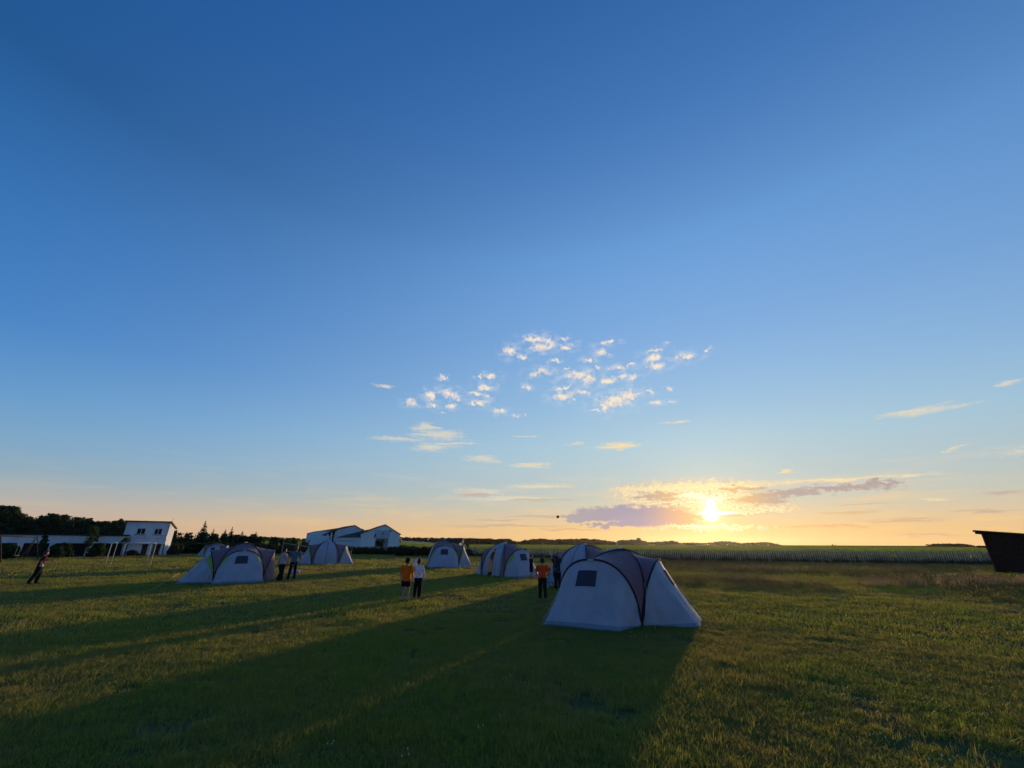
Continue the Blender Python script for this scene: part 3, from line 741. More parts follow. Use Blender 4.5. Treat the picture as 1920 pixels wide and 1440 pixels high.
make_person(pI, face_to(35), 1.52, dict(pelvis=(0, .005, .51), spine=(0, .01, .61), chest=(0, .02, .715), neck=(0, .03, .815), head=(0, .045, .91),
            shL=(-.105, .05, .785), elL=(-.15, .13, .68), wrL=(-.13, .23, .70), haL=(-.12, .27, .71), shR=(.105, .05, .785), elR=(.15, -.02, .65), wrR=(.15, .03, .54), haR=(.15, .05, .50),
            hiL=(-.052, .01, .49), knL=(-.058, .08, .28), anL=(-.062, .06, .05), toL=(-.068, .15, .02), hiR=(.052, .01, .49), knR=(.058, -.03, .28), anR=(.062, -.12, .06), toR=(.068, -.04, .02)),
            cloth('dark_red_tee', (0.09, 0.010, 0.014)), c_black, 'person in dark red top and black trousers leaning forward near the left edge', hair=(0.10, 0.03, 0.025), sleeve=.6, wide=1.45, loose=1.1, tlen=-.04)
rw = MB(); rt = [o for o in COL.objects if o.name.startswith('person') and (o.location - pI).length < .01][0]
for i in range(1): rw.tube([Vector((0, .008, .49)) * 1.52, Vector((0, .013, .535)) * 1.52, Vector((0, .018, .585)) * 1.52], [(.098*1.52, .074*1.52), (.098*1.52, .072*1.52), (.094*1.52, .070*1.52)], 18, False)
rw.build('white_shirt_hem', cloth('white_hem', (0.6, 0.57, 0.55)), rt, True)

# ------------------------------------------------------------------ ball and bundle
bd = ray(1046, 969); bp = Vector((0, 0, CAM_H)) + bd * 27.0
bm_ = MB(); bm_.ell((0, 0, 0), (.095, .08, .08), 20, 14)
bo = bm_.build('ball', material('ball_leather', (0.08, 0.045, 0.03), 0.6), None, True); bo.location = bp; bo.rotation_euler = (0, R_(-30), 0)
tag(bo, 'small dark ball flying high in front of the sunset clouds', 'ball')
bb = G(552, 1078)
bu = MB()
bu.grid(lambda u, v: Vector(((v - .5) * .75, .17 * math.cos(u * 2 * math.pi) * (1 - .75 * abs(2*v-1) ** 3) * (1 + .12 * math.sin(v * 23 + u * 7)), .17 + .16 * math.sin(u * 2 * math.pi) * (1 - .75 * abs(2*v-1) ** 3) * (1 + .10 * math.sin(v * 31)))), 20, 24)
bu.grid(lambda u, v: Vector((-.55 + .34 * v, .14 * math.cos(u * 2 * math.pi) * math.sin(math.pi * (v * .9 + .05)), .13 + .13 * math.sin(u * 2 * math.pi) * math.sin(math.pi * (v * .9 + .05)))), 14, 10)
b_o = bu.build('sleeping_bag', fabric('white_quilt', (0.62, 0.60, 0.64), (0.6, 0.6, 0.6), 0.15, 1.0), None, True)
b_o.location = bb; b_o.rotation_euler = (0, 0, R_(-15)); tag(b_o, 'crumpled white bedding bundle on the grass behind the adult in slate blue', 'bedding')
def zat(px, py, Y):
    d = ray(px, py); return CAM_H + d.z / d.y * Y
# ------------------------------------------------------------------ volleyball net
nA, nB = at(531, 47.0), at(661, 54.5)
nt = empty('volleyball_net', nA); tag(nt, 'sagging volleyball net with pale green tapes strung between two thin poles behind the tents', 'net')
def rel(o, p): return Vector(p) - o.location
for p, ht in ((nA, 2.25), (nB, 1.75)):
    pm_ = MB(); pm_.tube([rel(nt, p), rel(nt, p) + Vector((0, 0, ht))], 0.035, 8); pm_.build('post', material('grey_pole', (0.16, 0.17, 0.15), 0.6), nt, True)
def nl(u, top):
    p = nA.lerp(nB, u); z0 = (1.92 if top else 1.12) + ((1.70 if top else 0.95) - (1.92 if top else 1.12)) * u
    return rel(nt, (p.x, p.y, z0 - 0.36 * math.sin(math.pi * u) * (1 if top else .55)))
M_TAPE = material('net_tape', (0.30, 0.42, 0.22), 0.7)
for top in (True, False):
    tm_ = MB(); tm_.tube([nl(i / 16, top) for i in range(17)], 0.03, 6); tm_.build('tape', M_TAPE, nt, True)
mm_ = MB()
for i in range(61):
    u = i / 60; mm_.bar(nl(u, True), nl(u, False), 0.006)
for j in range(1, 6):
    for i in range(20): mm_.bar(nl(i/20, True).lerp(nl(i/20, False), j/6), nl((i+1)/20, True).lerp(nl((i+1)/20, False), j/6), 0.006)
mm_.build('netting', material('net_string', (0.05, 0.06, 0.05), 0.9), nt)

# ------------------------------------------------------------------ goal
gl, gr = G(196, 1061), G(273, 1058.3)
gt = empty('goal', gl); tag(gt, 'white metal football goal frame without a net in front of the two-storey building', 'goal')
back = Vector((0.0, 0.55, 0)); HT = 1.86; M_GOAL = material('goal_paint', (0.48, 0.48, 0.45), 0.6)
for nm, segs in (('goal_post', [(gl, gl + Vector((0, 0, HT)))]), ('goal_post', [(gr, gr + Vector((0, 0, HT)))]), ('crossbar', [(gl + Vector((0, 0, HT)), gr + Vector((0, 0, HT)))]),
                 ('rear_stay', [(gl + Vector((0, 0, HT)), gl + back + Vector((0, 0, HT))), (gl + back + Vector((0, 0, HT)), gl + back), (gl + back, gl)]),
                 ('rear_stay', [(gr + Vector((0, 0, HT)), gr + back + Vector((0, 0, HT))), (gr + back + Vector((0, 0, HT)), gr + back), (gr + back, gr)])):
    g1_ = MB()
    for a, b in segs:
        if nm == 'crossbar': g1_.tube([rel(gt, a), rel(gt, b)], 0.009, 6)
        else: g1_.tube([rel(gt, a), rel(gt, b)], 0.036 if nm == 'goal_post' else 0.026, 8)
    g1_.build(nm, M_GOAL, gt, True)

# ------------------------------------------------------------------ swing frame, far left
sR = at(64, 50.0); sL = at(-6, 43.0)
M_WOODS = material('stained_timber', (0.085, 0.06, 0.045), 0.9, var=.3, vscale=5)
sw = empty('swing_frame', sR); tag(sw, 'wooden swing frame with splayed legs at the left edge of the camping ground', 'swing')
bm2 = MB(); bm2.tube([rel(sw, sR) + Vector((0, 0, 2.35)), rel(sw, sL) + Vector((0, 0, 2.42))], 0.045, 8); bm2.build('beam', M_WOODD, sw, True)
for base_, w in ((sR, .035), (sL, .05)):
    for dx, dy in ((-.75, -.3), (0.2, .8), (0.3, -.8)):
        l = MB(); l.tube([rel(sw, base_) + Vector((0, 0, 2.5)), rel(sw, base_) + Vector((dx, dy, 0))], w, 8); l.build('leg', M_WOODS, sw, True)
for u in (.35, .45):
    c = MB(); p = sR.lerp(sL, u); c.tube([rel(sw, p) + Vector((0, 0, 2.4)), rel(sw, p) + Vector((0, 0, .55))], .012, 5); c.build('rope', M_CORD, sw)
st_ = MB(); p1, p2 = sR.lerp(sL, .34), sR.lerp(sL, .46); st_.bar(rel(sw, p1) + Vector((0, 0, .55)), rel(sw, p2) + Vector((0, 0, .55)), .22, .04); st_.build('seat', M_WOODG, sw)

# ------------------------------------------------------------------ buildings
def wall_run(mb, a, b, z0, z1, th, openings, n):
    """wall from a to b (ground vectors), openings [(u0,u1,zlo,zhi)] in metres; n = outward normal"""
    d = (b - a); L = d.length; d.normalize()
    def blk(u0, u1, za, zb):
        if u1 - u0 < 1e-3 or zb - za < 1e-3: return
        p, q = a + d * u0, a + d * u1
        c = [p, q, q - n * th, p - n * th]
        vs = [(v.x, v.y, za) for v in c] + [(v.x, v.y, zb) for v in c]
        mb.add(vs, [(0,3,2,1),(4,5,6,7),(0,1,5,4),(1,2,6,5),(2,3,7,6),(3,0,4,7)])
    cur = 0.0
    for (u0, u1, lo, hi) in sorted(openings):
        blk(cur, u0, z0, z1); blk(u0, u1, z0, lo); blk(u0, u1, hi, z1); cur = u1
    blk(cur, L, z0, z1)
def window_part(root, a, d, n, u0, u1, lo, hi, panes=2, sill=True, frame_m=None):
    f = MB(); w = .06
    def P_(u, z_, o): 
        p = a + d * u - n * o; return (p.x, p.y, z_)
    def bx_(ua, ub, za, zb, o0, o1):
        f.add([P_(ua, za, o0), P_(ub, za, o0), P_(ub, za, o1), P_(ua, za, o1), P_(ua, zb, o0), P_(ub, zb, o0), P_(ub, zb, o1), P_(ua, zb, o1)], [(0,3,2,1),(4,5,6,7),(0,1,5,4),(1,2,6,5),(2,3,7,6),(3,0,4,7)])
    bx_(u0, u1, lo, lo + w, .06, .12); bx_(u0, u1, hi - w, hi, .06, .12); bx_(u0, u0 + w, lo + w, hi - w, .06, .12); bx_(u1 - w, u1, lo + w, hi - w, .06, .12)
    for i in range(1, panes):
        c = u0 + (u1 - u0) * i / panes; bx_(c - w / 2, c + w / 2, lo + w, hi - w, .06, .12)
    fo = f.build('window', frame_m or M_WHITE, root)
    g = MB(); g.add([P_(u0 + w, lo + w, .09), P_(u1 - w, lo + w, .09), P_(u1 - w, hi - w, .09), P_(u0 + w, hi - w, .09)], [(0, 1, 2, 3)]); g.build('pane', M_PANE, fo)
    if sill:
        f = MB(); bx_(u0 - .12, u1 + .12, lo - .10, lo - .02, -.16, .05); f.build('sill', M_ROOFD, fo)

M_PANE = material('dim_pane', (0.012, 0.014, 0.02), 0.5, spec=0.1)
# two-storey building
C0 = G(302, 1041); ux = Vector((-.9, -.436, 0)).normalized(); uy = Vector((-.436, .9, 0)).normalized(); nf = -uy
bd2 = empty('two_storey_building', C0); tag(bd2, 'white two-storey building with twin dark windows upstairs and a lean-to roof', 'building')
LW, DP, HH, HB = 5.5, 4.2, 4.95, 4.15
O = Vector((0, 0, 0)); MID = 1.78
mb_ = MB()
wins = [(.75, 1.75, 3.10, 4.02), (2.9, 4.0, 3.10, 4.02)]
wall_run(mb_, O, ux * LW, MID, HH, .25, wins, nf)
mb_.build('upper_wall', M_CONC, bd2)
lw = MB(); rec = uy * 0.0
wall_run(lw, O + uy * .003, ux * LW + uy * .003, 0, MID, .25, [(.35, 1.35, 0, MID - .12), (2.0, 2.75, 0, MID - .12), (4.55, 5.3, .0, MID - .15)], nf)
lw.build('lower_wall', M_CONC, bd2)
fw = MB(); a_, b_ = O, uy * DP      # right side wall, sloped top
n2 = -ux
q = [a_ + uy * .25, b_, b_ + ux * .25, a_ + uy * .25 + ux * .25]
fw.add([(v.x, v.y, 0) for v in q] + [(q[0].x, q[0].y, HH - .05), (q[1].x, q[1].y, HB), (q[2].x, q[2].y, HB), (q[3].x, q[3].y, HH - .05)], [(0,3,2,1),(4,5,6,7),(0,1,5,4),(1,2,6,5),(2,3,7,6),(3,0,4,7)])
fw.build('side_wall', M_CONC, bd2)
lf = MB(); q = [ux * LW - ux * .25 + uy * .25, ux * LW + uy * .25, ux * LW + uy * DP, ux * (LW - .25) + uy * DP]
lf.add([(v.x, v.y, 0) for v in q] + [(q[0].x, q[0].y, HH - .05), (q[1].x, q[1].y, HH - .05), (q[2].x, q[2].y, HB), (q[3].x, q[3].y, HB)], [(0,3,2,1),(4,5,6,7),(0,1,5,4),(1,2,6,5),(2,3,7,6),(3,0,4,7)])
lf.build('side_wall', M_CONC, bd2)
bk = MB(); wall_run(bk, uy * (DP - .25) + ux * .26, uy * (DP - .25) + ux * (LW - .26), 0, HB - .02, .2, [], -nf); bk.build('rear_wall', M_CONC, bd2)
fl = MB(); q = [ux * .26 + uy * .26, ux * (LW - .26) + uy * .26, ux * (LW - .26) + uy * (DP - .3), ux * .26 + uy * (DP - .3)]
fl.add([(v.x, v.y, MID - .1) for v in q] + [(v.x, v.y, MID) for v in q], [(0,3,2,1),(4,5,6,7),(0,1,5,4),(1,2,6,5),(2,3,7,6),(3,0,4,7)]); fl.build('upper_floor', M_DARK, bd2)
rf = MB(); e = .28
q = [-ux * e - uy * e, ux * (LW + e) - uy * e, ux * (LW + e) + uy * (DP + .45), -ux * e + uy * (DP + .45)]
sl_ = (HB - HH) / DP
zz = [HH + .02 + sl_ * -e, HH + .02 + sl_ * -e, HH + .02 + sl_ * (DP + .45), HH + .02 + sl_ * (DP + .45)]
rf.add([(v.x, v.y, z_) for v, z_ in zip(q, zz)] + [(v.x, v.y, z_ + .12) for v, z_ in zip(q, zz)], [(0,3,2,1),(4,5,6,7),(0,1,5,4),(1,2,6,5),(2,3,7,6),(3,0,4,7)])
rfo = rf.build('roof', material('brown_roof_edge', (0.16, 0.11, 0.08), 0.8), bd2)
an = MB(); an.tube([Vector((.35, 0, HH)) - uy * 0 , Vector((.35, 0, HH + .75))], .018, 5); an.bar(Vector((.15, 0, HH + .6)), Vector((.6, 0, HH + .6)), .02); an.build('aerial', M_METAL, rfo)
for (u0, u1, lo, hi) in wins: window_part(bd2, O, ux, nf, u0, u1, lo, hi)
# balcony-like ledges, canopy board and doorway clutter
lb = MB(); p = O + nf * .30; lb.add([tuple(O + Vector((0, 0, MID - .06))), tuple(ux * LW + Vector((0, 0, MID - .06))), tuple(ux * LW + nf * .35 + Vector((0, 0, MID - .10))), tuple(nf * .35 + Vector((0, 0, MID - .10))),
    tuple(O + Vector((0, 0, MID))), tuple(ux * LW + Vector((0, 0, MID))), tuple(ux * LW + nf * .35 + Vector((0, 0, MID - .04))), tuple(nf * .35 + Vector((0, 0, MID - .04)))], [(0,3,2,1),(4,5,6,7),(0,1,5,4),(1,2,6,5),(2,3,7,6),(3,0,4,7)])
lb.build('canopy_board', M_PANEL, bd2)
pl_ = MB(); p = ux * 1.15 + nf * .12; pl_.box(p.x - .14, p.x + .14, p.y - .14, p.y + .14, 0, MID - .1); pl_.build('brown_pillar', M_WOODG, bd2)
for (u, c) in ((2.15, (0.22, 0.06, 0.04)), (2.5, (0.20, 0.08, 0.05))):
    dd = MB(); p = ux * u + uy * .3; dd.bar(p, p + Vector((0, 0, 1.5)), .22, .06); dd.build('door_leaf', material('reddish_door', c, 0.7), bd2)
for u in (1.0, 3.1):
    ac = MB(); p = ux * u + nf * .02
    for (da, db, o0, o1, zl, zh_) in ((-.38, .38, .003, .28, 2.62, 3.0 - .12),):
        q = [p + ux * da + nf * o0, p + ux * db + nf * o0, p + ux * db + nf * o1, p + ux * da + nf * o1]
        ac.add([(v.x, v.y, zl) for v in q] + [(v.x, v.y, zh_) for v in q], [(0,3,2,1),(4,5,6,7),(0,1,5,4),(1,2,6,5),(2,3,7,6),(3,0,4,7)])
    ac.build('air_conditioner', M_WHITE, bd2)
dp = MB(); dp.tube([tuple(-ux * .06 + nf * .08 + Vector((0, 0, .1))), tuple(-ux * .06 + nf * .08 + Vector((0, 0, HH - .05)))], .05, 8); dp.build('downpipe', M_METAL, bd2, True)
# long low building
La, Lb = at(237, 66.0), at(-70, 56.0)
M_GDOOR = material('dark_garage_door', (0.018, 0.014, 0.013), 0.85, var=.4, vscale=3)
lg = empty('garage_row', La); tag(lg, 'long low white building with dark openings under a flat dark roof', 'building')
dl = (Lb - La); LL = dl.length; dl.normalize(); nl_ = Vector((dl.y, -dl.x, 0)); nl_ = nl_ if nl_.y < 0 else -nl_
wm_ = MB(); ops = []; u = .35
while u < LL - 3.4:
    w_ = rnd.choice((2.4, 3.2, 3.0)); ops.append((u, u + w_, 0.0, 1.75)); u += w_ + rnd.uniform(.3, .65)
wall_run(wm_, O, dl * LL, 0, 2.75, .25, ops, nl_); wm_.build('wall', M_CONC, lg)
rr_ = MB(); q = [nl_ * .25 - dl * .1, dl * (LL + .1) + nl_ * .25, dl * (LL + .1) - nl_ * 6, -dl * .1 - nl_ * 6]
rr_.add([(v.x, v.y, 2.76) for v in q] + [(v.x, v.y, 2.95) for v in q], [(0,3,2,1),(4,5,6,7),(0,1,5,4),(1,2,6,5),(2,3,7,6),(3,0,4,7)]); rr_.build('roof', M_ROOFD, lg)
for (u0, u1, _, _) in ops:
    dd = MB(); p0, p1 = dl * u0 - nl_ * .22, dl * u1 - nl_ * .22
    nb_ = 14
    for k in range(nb_): 
        a1, b1 = p0.lerp(p1, k / nb_), p0.lerp(p1, (k + .94) / nb_)
        dd.add([(a1.x, a1.y, 0), (b1.x, b1.y, 0), (b1.x, b1.y, 1.74), (a1.x, a1.y, 1.74)], [(0, 1, 2, 3)])
    dd.build('garage_door', M_GDOOR, lg)
bw = MB(); wall_run(bw, -nl_ * 5.7, dl * LL - nl_ * 5.7, 0, 2.75, .2, [], -nl_); bw.build('rear_wall', M_CONC, lg)
ew = MB(); ew.add([tuple(-nl_ * .26), tuple(-nl_ * 5.6), tuple(-nl_ * 5.6 + Vector((0, 0, 2.75))), tuple(-nl_ * .26 + Vector((0, 0, 2.75)))], [(0, 1, 2, 3)]); ew.build('end_wall', M_CONC, lg)

# barns
def prism_gable(root, a, b, depth, ze, zr, zrx=.5, zeb=None, name='gable_wall', mt=None, overhang=.35, roof=True):
    """gable wall from a to b (root-local), building runs back along the wall's normal"""
    zeb = ze if zeb is None else zeb
    d = (b - a); L = d.length; d.normalize(); back_ = Vector((-d.y, d.x, 0)); back_ = back_ if back_.y > 0 else -back_
    def pt(u, v, z_): p = a + d * (L * u) + back_ * (depth * v); return (p.x, p.y, z_)
    w_ = MB()
    for v in (0, 1): w_.add([pt(0, v, 0), pt(1, v, 0), pt(1, v, zeb), pt(zrx, v, zr), pt(0, v, ze)], [(0, 1, 2, 3, 4)])
    w_.add([pt(0, 0, 0), pt(0, 1, 0), pt(0, 1, ze), pt(0, 0, ze)], [(0, 1, 2, 3)]); w_.add([pt(1, 0, 0), pt(1, 1, 0), pt(1, 1, zeb), pt(1, 0, zeb)], [(0, 1, 2, 3)])
    w_.build(name, mt or M_PANEL, root)
    if roof:
        r_ = MB(); o = overhang
        def ptr(u, vv, z_): p = a + d * (L * u) + back_ * vv; return Vector((p.x, p.y, z_))
        for (u0, z0, u1, z1) in ((0, ze, zrx, zr), (1, zeb, zrx, zr)):
            s = (z1 - z0) / ((u1 - u0) * L); ou = -o / L if u0 == 0 else o / L
            A_, B_, C_, D_ = ptr(u0 + ou, -o, z0 + s * ou * L), ptr(u1, -o, z1), ptr(u1, depth + o, z1), ptr(u0 + ou, depth + o, z0 + s * ou * L)
            up_ = Vector((0, 0, .16)); off = Vector((0, 0, .03))
            r_.add([tuple(x + off) for x in (A_, B_, C_, D_)] + [tuple(x + up_) for x in (A_, B_, C_, D_)], [(0,3,2,1),(4,5,6,7),(0,1,5,4),(1,2,6,5),(2,3,7,6),(3,0,4,7)])
        r_.build('roof', M_ROOFD, root)
    return d, back_
# right barn
Ba, Bb = at(677, 137), at(748.5, 141.5)
br = empty('barn', Ba); tag(br, 'right-hand pale barn, gable end with a big door behind a round bush', 'barn')
ze_, zr_ = zat(749, 1001.5, 140), zat(718, 984, 140)
d_, bk_ = prism_gable(br, O, Bb - Ba, 22, zat(677, 1000, 140), zr_, .57, ze_)
def on_wall(root, px0, px1, py0, py1, o0, o1, name, mt):
    def u_of(px):      # where a bearing meets the wall line
        r = at(px, 100.0); A = Ba; D = Bb - Ba
        t = (A.x * r.y - A.y * r.x) / (r.x * D.y - r.y * D.x); return t
    m_ = MB(); q = []
    for px in (px0, px1):
        t = u_of(px); base_ = (Bb - Ba) * t; Y = (Ba + base_).y; q.append((base_, zat(px, py0, Y), max(0.0, zat(px, py1, Y))))
    nn_ = -bk_; vs = []
    for o_ in (o0, o1):
        for (bp_, zt_, zb_) in q: vs += [(bp_.x + nn_.x * o_, bp_.y + nn_.y * o_, zb_), (bp_.x + nn_.x * o_, bp_.y + nn_.y * o_, zt_)]
    m_.add(vs, [(0, 1, 3, 2), (4, 6, 7, 5), (0, 4, 5, 1), (2, 3, 7, 6), (1, 5, 7, 3), (0, 2, 6, 4)]); m_.build(name, mt, root)
on_wall(br, 700, 729, 994, 1008.5, .003, .12, 'upper_panel', material('blue_grey_sheet', (0.40, 0.50, 0.60), 0.6, var=.2, vscale=1))
on_wall(br, 703, 727, 1009, 1030, .003, .10, 'door', material('grey_door', (0.20, 0.24, 0.28), 0.7, var=.2))
for (px_, py_) in ((702, 1003), (716, 1000), (729.5, 996), (700.5, 1006)): on_wall(br, px_ - 1.1, px_ + 1.1, py_ - 1.6, py_ + 1.6, .125, .17, 'vent', M_ROOFD)
# wing with dark hip roof
Wa, Wb = at(631, 146), at(676, 141)
wg = empty('barn_wing', Wa); tag(wg, 'low wing with big dark roof and a row of small windows, between the two barns', 'barn wing')
wv = Wb - Wa; zw = 3.75; dw = wv.normalized(); nw = Vector((dw.y, -dw.x, 0)); Lw = wv.length
w_ = MB(); ops = [(0.7 + i * .82, 1.05 + i * .82, 2.35, 2.95) for i in range(9) if 1.05 + i * .82 < Lw - .2]
wall_run(w_, O, wv, 0, zw, .25, ops, nw); w_.build('wall', M_PANEL, wg)
for (u0, u1, lo, hi) in ops: window_part(wg, O, dw, nw, u0, u1, lo, hi, 1, False)
rw_ = MB(); e1 = O + nw * .4 - dw * .3 + Vector((0, 0, zw)); e2 = wv + nw * .4 + dw * 1.5 + Vector((0, 0, zw))
r1 = -nw * 7 + dw * 4.2 + Vector((0, 0, 6.1)); r2 = -nw * 7 + dw * 10.5 + Vector((0, 0, 6.75)); e3 = O - nw * 13 - dw * .3 + Vector((0, 0, zw)); e4 = wv - nw * 13 + dw * 1.5 + Vector((0, 0, zw))
rw_.add([tuple(x) for x in (e1, e2, r2, r1, e3, e4)], [(0, 1, 2, 3), (0, 3, 4), (4, 3, 2, 5), (1, 5, 2)]); rw_.build('roof', M_ROOFD, wg)
# left barn
Ca, Cb = at(628, 150), at(683, 155)
bl = empty('barn', Ca); tag(bl, 'left-hand pale barn with its gable peak rising behind the dark wing roof', 'barn')
prism_gable(bl, O, Cb - Ca, 20, zat(630, 994, 152), zat(660, 985, 152), .58, zat(683, 997, 152))
lt = empty('open_lean_to', at(604, 149)); tag(lt, 'open sided lean-to with dark bays and pale posts beside the left barn', 'shelter')
w0 = at(628, 151) - lt.location; zl0, zl1 = zat(604, 1004, 149), zat(630, 995, 151)
r_ = MB(); r_.add([(-.4, -.4, zl0), (w0.x, w0.y - .4, zl1), (w0.x, w0.y + 9, zl1), (-.4, 9, zl0), (-.4, -.4, zl0 + .2), (w0.x, w0.y - .4, zl1 + .35), (w0.x, w0.y + 9, zl1 + .35), (-.4, 9, zl0 + .2)], [(0,3,2,1),(4,5,6,7),(0,1,5,4),(1,2,6,5),(2,3,7,6),(3,0,4,7)])
r_.build('roof', M_ROOFD, lt)
for k in range(4):
    p = w0 * (k / 3.3 + .02); f = MB(); f.box(p.x - .22, p.x + .22, p.y - .2, p.y + .2, 0, zl0 + (zl1 - zl0) * k / 3.3 - .02); f.build('post', M_CONC, lt)
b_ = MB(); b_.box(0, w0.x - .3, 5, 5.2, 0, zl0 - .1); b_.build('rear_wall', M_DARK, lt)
# hall far left of the barns
Ha, Hb = at(583, 172), at(630, 165)
hl = empty('storage_hall', Ha); tag(hl, 'pale blue box-shaped hall at the left end of the farm buildings', 'hall')
dh = (Hb - Ha); LH = dh.length; dh.normalize(); nh = Vector((dh.y, -dh.x, 0)); nh = nh if nh.y < 0 else -nh
zh = zat(583, 998, 172); zh2 = zat(630, 991, 165)
hb = MB(); q = [O, dh * LH, dh * LH - nh * 12, -nh * 12]
qa = at(572, 176) - Ha; q = [O, dh * LH, dh * LH - nh * 12, -nh * 12 + qa, qa]
zq = [zh, zh2, zh2, zh, zh - .5]
hb.add([(v.x, v.y, 0) for v in q] + [(v.x, v.y, h_) for v, h_ in zip(q, zq)], [(5,6,7,8,9)] + [(i, (i+1) % 5, (i+1) % 5 + 5, i + 5) for i in range(5)]); hb.build('wall', material('blue_white_cladding', (0.62, 0.72, 0.80), 0.6, var=.12, vscale=.3), hl)
rb = MB(); q2 = [v * 1.01 for v in q]; rb.add([(v.x, v.y, h_ + .01) for v, h_ in zip(q2, zq)] + [(v.x, v.y, h_ + .22) for v, h_ in zip(q2, zq)], [(5,6,7,8,9)] + [(i, (i+1) % 5, (i+1) % 5 + 5, i + 5) for i in range(5)]); rb.build('roof_edge', M_ROOFD, hl)
sg = MB(); 
for k in range(4):
    t0 = .2 + k * .16; p0, p1 = qa * t0, qa * (t0 + .08); sg.add([(p0.x, p0.y - .05, zh * .35), (p1.x, p1.y - .05, zh * .35), (p1.x + .1, p1.y - .05, zh * .75), (p0.x + .1, p0.y - .05, zh * .75)], [(0, 1, 2, 3)])
sg.build('painted_mark', material('purple_mark', (0.16, 0.14, 0.32), 0.7), hl)
# hut behind the tent
h1 = at(829, 95); hu = empty('hut', h1); tag(hu, 'small hut with a reddish brown roof right behind the tent with the square window', 'hut')
wx = (at(864, 95) - h1).x; zr2 = zat(845, 1009, 98); ze2 = zat(845, 1016.5, 95)
w_ = MB(); w_.box(.3, wx - .3, 0, 4, 0, ze2); w_.build('wall', material('teal_grey_wall', (0.13, 0.18, 0.20), 0.8), hu)
r_ = MB(); r_.add([(-.2, -.4, ze2 - .1), (wx + .2, -.4, ze2 - .1), (wx + .2, 2.2, zr2), (-.2 + .7, 2.2, zr2), (-.2, 4.6, ze2 - .1), (wx + .2, 4.6, ze2 - .1)], [(0, 1, 2, 3), (3, 2, 5, 4), (0, 3, 4), (1, 5, 2)]); r_.build('roof', material('red_brown_roof', (0.07, 0.028, 0.02), 0.85, var=.3), hu)
pp = MB(); pp.tube([(wx + .4, 0, 0), (wx + .4, 0, zat(865, 1009, 95))], .06, 6); pp.build('mast', M_METAL, hu)
# tiny far farm buildings and a white mast
for (px_, Yf, w_m, zt, lab, roofc) in ((893, 560, 5.5, 1011.3, 'larger faraway pale farm building below the wooded ridge', 1), (888.5, 600, 2.5, 1009, 'smaller faraway pale farm building just left of the other one', 1)):
    p = at(px_, Yf); fh = empty('farm_building', (p.x, p.y, hgt(p.x, p.y))); tag(fh, lab, 'building', 'faraway farm buildings')
    zt_ = zat(px_, zt, Yf) - fh.location.z
    f = MB(); f.box(-w_m/2, w_m/2, 0, 5, 0, zt_ * .7); f.build('wall', M_WHITE, fh)
    f = MB(); f.add([(-w_m/2 - .3, -.3, zt_*.7), (w_m/2 + .3, -.3, zt_*.7), (w_m/2 + .3, 5.3, zt_*.7), (-w_m/2 - .3, 5.3, zt_*.7), (-w_m/2, 2.5, zt_), (w_m/2, 2.5, zt_)], [(0,1,5,4),(2,3,4,5),(0,4,3),(1,2,5)]); f.build('roof', M_CONC, fh)
p = at(1157, 420); wmst = MB(); wmst.tube([(0, 0, 0), (0, 0, zat(1157, 1012, 420) - hgt(p.x, p.y))], [.32, .2], 8); o = wmst.build('mast', M_WHITE, None, True); o.location = (p.x, p.y, hgt(p.x, p.y)); tag(o, 'slim white mast in front of the distant tree line', 'mast')

# ------------------------------------------------------------------ picket fence
fn = empty('picket_fence', FENCE[0]); FENCE.pop(); tag(fn, 'long weathered grey picket fence between the camping ground and the crop field', 'fence')
def fz(p): return Vector((p.x - fn.location.x, p.y - fn.location.y, p.z))
M_PICK = material('grey_picket', (0.50, 0.45, 0.33), 0.9, var=.5, vscale=3)
for a, b in zip(FENCE[:-1], FENCE[1:]):
    L = (b - a).length; nb = max(1, round(L / 2.6)); d = (b - a).normalized(); nn = Vector((d.y, -d.x, 0))
    nn = nn if nn.y < 0 else -nn
    for k in range(nb):
        p, q = a.lerp(b, k / nb), a.lerp(b, (k + 1) / nb)
        ps = MB(); pc = p - nn * .09; ps.bar(fz(pc), fz(pc + Vector((rnd.uniform(-.03, .03), 0, 1.35))), .12); ps.build('post', M_WOODG, fn)
        pk = MB(); m_ = round((q - p).length / .24); sag = rnd.uniform(-.04, .04)
        for i in range(m_):
            if rnd.random() < .03: continue
            c = p.lerp(q, (i + .5) / m_) + nn * .035; hh = 1.42 + rnd.gauss(0, .035) + sag; tl = rnd.gauss(0, .018); w = .055
            def T(dx, z_): return c + d * (dx + tl * z_) + Vector((0, 0, z_))
            pr = [T(-w, .06), T(w, .06), T(w, hh - .07), T(0, hh), T(-w, hh - .07)]
            pk.add([fz(x) for x in pr] + [fz(x + nn * .02) for x in pr], [(4,3,2,1,0), (5,6,7,8,9)] + [(i_, (i_+1) % 5, (i_+1) % 5 + 5, i_ + 5) for i_ in range(5)])
        pk.build('picket_panel', M_PICK, fn)
        rl = MB()
        for z_ in (.40, 1.08): rl.bar(fz(p + Vector((0, 0, z_))), fz(q + Vector((0, 0, z_ + rnd.uniform(-.02, .02)))), .035, .08)
        rl.build('rails', M_WOODG, fn)

